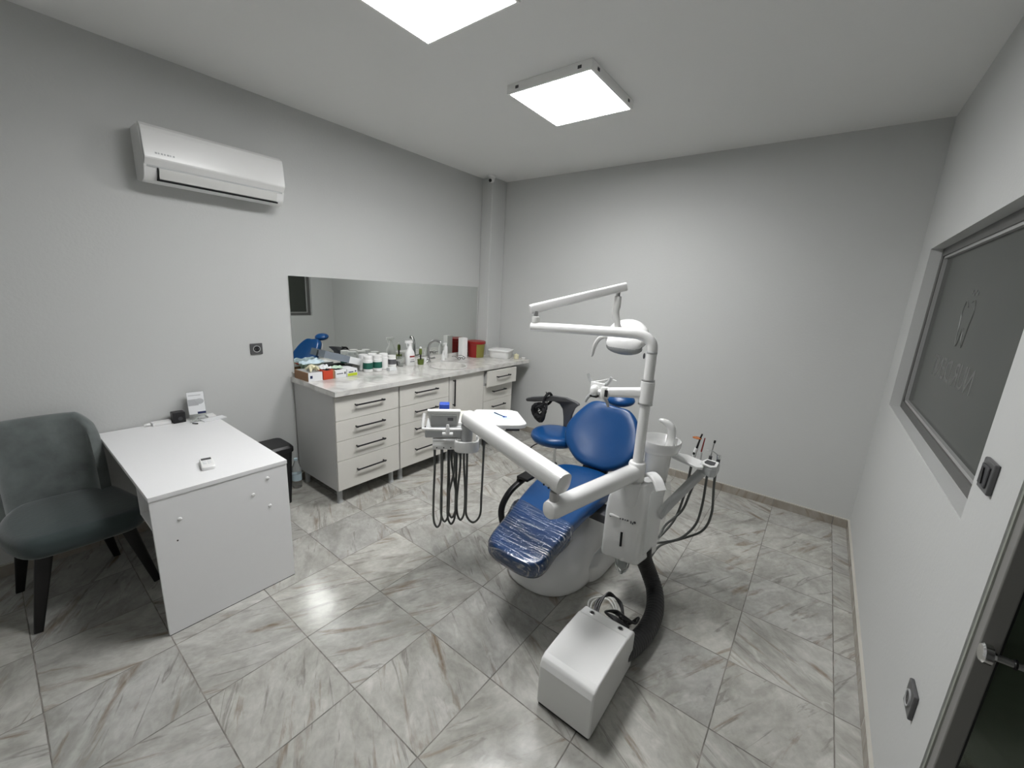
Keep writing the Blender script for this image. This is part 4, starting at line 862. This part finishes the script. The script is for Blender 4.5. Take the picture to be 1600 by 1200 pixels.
upright('suction_tube', 3.03, 2.55, [('body', 'white', [(3.024, 2.55, .80), (3.026, 2.55, .865)], [.010, .008]), ('tip', 'red', [(3.026, 2.55, .865), (3.034, 2.55, .955)], [.0045, .0035])],
        'thin suction handpiece with dark red tip, second from the left in assistant tray', hose=[(3.024, 2.55, .80), (3.02, 2.57, .70), (2.99, 2.60, .55), (2.96, 2.60, .42), (2.90, 2.50, .34), (2.92, 2.30, .36)])
upright('water_syringe', 3.09, 2.54, [('body', 'dgrey', [(3.082, 2.53, .80), (3.084, 2.53, .86)], [.010, .009]), ('tip', 'steel', [(3.084, 2.53, .86), (3.092, 2.53, .945)], [.003, .003]), ('tip_cap', 'black', [(3.092, 2.53, .945), (3.093, 2.53, .960)], [.006, .006])],
        'slim steel tip with black cap, third from the left in assistant tray', hose=[(3.082, 2.53, .80), (3.08, 2.55, .70), (3.075, 2.58, .50), (3.05, 2.60, .35), (2.98, 2.55, .25), (2.88, 2.42, .24), (2.90, 2.28, .32)])
upright('saliva_ejector', 3.14, 2.52, [('body', 'dgrey', [(3.128, 2.50, .80), (3.132, 2.50, .865)], [.011, .010]), ('head', 'chrome', [(3.132, 2.50, .865), (3.130, 2.50, .888)], [.010, .012]), ('tip', 'steel', [(3.130, 2.50, .886), (3.09, 2.50, .905), (3.06, 2.50, .900)], [.003, .003, .002])],
        'dark handpiece with curved steel spout at the right end of assistant tray', hose=[(3.128, 2.50, .80), (3.13, 2.52, .68), (3.135, 2.58, .48), (3.10, 2.60, .34), (3.0, 2.60, .24), (2.88, 2.52, .17), (2.86, 2.36, .14), (2.88, 2.28, .31)])

# ------------------------------------------------------------ junction box, corrugated hose, loose cables
jb = thing('junction_box', (2.9, 1.45, 0), 'glossy white floor junction box in front of the dental chair', 'junction box')
x0_, x1_, y0_, y1_ = 2.775, 3.03, 1.243, 1.685
MB().box(x0_+.008, y0_+.008, 0, x1_-.008, y1_-.008, .02).build('base', 'black', jb)
hb = MB()
prof = [(y0_, .012), (y0_-.003, .12), (y0_-.001, .205), (y0_+.012, .235), (y0_+.04, .248), (y0_+.2, .252), (y1_-.105, .247), (y1_-.09, .240), (y1_-.03, .228), (y1_, .205), (y1_+.004, .012)]
hb.prism([(x0_, y, z) for y, z in prof], (x1_-x0_, 0, 0)); hb.build('housing', 'enamel', jb, bevel=.010, seg=4, smooth=8)
for x_ in (x0_+.055, x1_-.055):
    MB().lathe([(.014, 0), (.014, .002), (.010, .003), (.010, .001), (.001, .001)], (x_, y1_-.06, .2345), 20).build('screw_ring', 'steel', jb)
    MB().lathe([(.0095, .001), (.0095, .0025), (.001, .003)], (x_, y1_-.06, .2345), 16).build('screw_plug', 'black', jb)
ch = thing('corrugated_hose', (2.98, 2.0, .05), 'thick black corrugated hose curving from the junction box to the side cabinet', 'hose')
pts, _ = catmull([Vector(p) for p in ((2.985, 1.64, .09), (3.01, 1.76, .065), (3.025, 1.90, .056), (3.015, 2.05, .058), (2.97, 2.18, .085), (2.91, 2.23, .15), (2.875, 2.21, .24), (2.87, 2.18, .335))], 0, 26)
rad = [.047+(.0015 if (i//2) % 2 else -.0) for i in range(len(pts))]
MB().tube(pts, rad, 20).build('outer_hose', 'rubber', ch, smooth=0)
cb_ = MB(); rnd = random.Random(4)
for k_ in range(3): cb_.tube([(2.87+.055*k_*.3, 1.70, .03), (2.79-.01*k_, 1.80, .10+.01*k_), (2.80, 1.90, .16-.01*k_), (2.87, 1.90+.01*k_, .12), (2.93, 1.84, .08), (2.975, 1.88+.012*k_, .10), (2.985, 1.82, .13), (2.92, 1.83+.01*k_, .11), (2.85+.01*k_, 1.86, .09+.01*k_), (2.83, 1.80, .12), (2.90, 1.76+.01*k_, .14), (2.965, 1.78, .12), (2.91, 1.82+.02*k_, .10)], .0055, 8, smooth=6)
cb_.ell((2.905, 1.835, .105), (.014, .010, .014), None, 10)
tag(cb_.build('power_cable', 'black', None), 'knotted black power cable bundle behind the junction box', 'cable')
gb = MB()
for k_ in range(2): gb.tube([(2.85, 1.71, .01), (2.76, 1.80, .012+.01*k_), (2.70-.02*k_, 1.93, .02), (2.76, 2.0+.02*k_, .03), (2.83, 1.95+.02*k_, .02), (2.85, 1.84, .012+.008*k_), (2.86, 1.72, .01)], .0045, 8, smooth=6)
tag(gb.build('data_cable', 'offwhite', None), 'thin pale cable looped on the floor behind the junction box', 'cable')

# ------------------------------------------------------------ stool
sl = thing('dentist_stool', (1.84, 2.83, 0), 'round blue dentist stool with dark grey back support, behind the dental chair', 'stool')
SXc, SYc = 1.85, 2.83
MB().lathe([(.001, .535), (.17, .535), (.197, .545), (.212, .57), (.210, .595), (.195, .614), (.15, .622), (.001, .620)], (SXc, SYc, 0), 44).build('seat', 'blue', sl, smooth=60)
MB().lathe([(.12, .515), (.12, .535), (.001, .535)], (SXc, SYc, 0), 24).build('seat_plate', 'dgrey', sl)
MB().lathe([(.014, .30), (.014, .52), (.001, .52)], (SXc, SYc, 0), 16).build('gas_rod', 'chrome', sl)
MB().lathe([(.024, .08), (.024, .315), (.028, .32), (.028, .333), (.014, .335)], (SXc, SYc, 0), 18).build('column', 'steel', sl)
MB().lathe([(.026, .312), (.029, .314), (.029, .334), (.016, .336)], (SXc, SYc, 0), 18).build('column_cap', 'black', sl)
for k_ in range(5):
    a = 2*PI*k_/5+.3; c_, s_ = math.cos(a), math.sin(a)
    lg_ = MB().tube([(SXc+.01*c_, SYc+.01*s_, .10), (SXc+.22*c_, SYc+.22*s_, .068)], [.022, .014], 10).build('base_leg', 'steel', sl)
    MB().tube([(SXc+.22*c_-.016*s_, SYc+.22*s_+.016*c_, .026), (SXc+.22*c_+.016*s_, SYc+.22*s_-.016*c_, .026)], .026, 14).tube([(SXc+.22*c_, SYc+.22*s_, .03), (SXc+.22*c_, SYc+.22*s_, .07)], .006, 8).build('castor', 'black', lg_)
MB().tube([(SXc-.06, SYc-.04, .52), (SXc-.12, SYc-.12, .505), (SXc-.15, SYc-.17, .47)], .0045, 8, smooth=4).build('lift_lever', 'black', sl)
MB().tube([(SXc-.145, SYc-.165, .475), (SXc-.175, SYc-.205, .445)], [.010, .013], 10).build('lever_grip', 'black', sl)
bo_ = [(1.455, .815), (1.50, .829), (1.675, .862), (1.81, .872), (1.93, .872), (1.976, .868), (1.985, .855), (1.965, .842), (1.925, .805), (1.895, .735), (1.885, .56), (1.815, .56), (1.80, .70), (1.785, .765), (1.75, .80), (1.68, .815), (1.52, .785), (1.46, .782), (1.448, .798)]
MB().prism([(x, 3.02+.10*abs((x-1.72)/.27)**2*-1+.0, z) for x, z in bo_], (0, .035, 0)).build('back_support', 'stoolgrey', sl, bevel=.012)
MB().tube([(1.85, 2.97, .56), (1.85, 3.02, .53), (1.85, 2.99, .515), (1.85, 2.86, .515)], 1, 10, sq=(.03, .008, .005)).build('back_bracket', 'dgrey', sl)
# black straps hung over the back support
hs = thing('head_strap', (1.63, 2.93, .84), 'black mask and straps dangling from the grey stool back support', 'mask')
def loop(c, rx, rz, tw, rad, y=2.925, n_=14): return [(c[0]+rx*math.cos(2*PI*i/n_)*math.cos(tw)-rz*math.sin(2*PI*i/n_)*math.sin(tw), y+.012*math.sin(4*PI*i/n_), c[1]+rx*math.cos(2*PI*i/n_)*math.sin(tw)+rz*math.sin(2*PI*i/n_)*math.cos(tw)) for i in range(n_+1)]
for k_, (c, rx, rz, tw, rad) in enumerate((((1.60, .71), .055, .075, .35, .020), ((1.615, .72), .045, .05, -.3, .015), ((1.645, .755), .03, .035, .2, .009), ((1.60, .76), .035, .05, -.5, .005), ((1.665, .78), .022, .03, .6, .004))):
    MB().tube(loop(c, rx, rz, tw, rad), rad, 8).build('strap', 'blackmat', hs)
MB().ell((1.585, 2.93, .67), (.045, .025, .035), Matrix.Rotation(.5, 3, 'Y'), 14).ell((1.64, 2.93, .70), (.028, .02, .02), None, 12).build('mask_body', 'blackmat', hs)
MB().tube([(1.64, 2.935+.0, .84), (1.655, 2.95, .88), (1.655, 3.0, .885), (1.66, 3.03, .85), (1.66, 3.02, .81), (1.66, 2.96, .79), (1.64, 2.93, .80), (1.64, 2.935, .84)], .012, 8, smooth=4).build('knot', 'blackmat', hs)
for k_ in range(4): MB().tube([(1.645+.01*k_, 2.94, .83), (1.63+.015*k_, 2.93, .78), (1.59+.025*k_, 2.925, .73)], .0035, 6, smooth=3).build('cord', 'blackmat', hs)
for k_ in range(4): MB().tube([(1.655, 2.96, .872), (1.64+.015*k_, 2.955, .905-.006*(k_ % 2))], [.006, .003], 6).build('knot_end', 'blackmat', hs)

for o in bpy.data.objects:
    if '_w' in o: del o['_w']
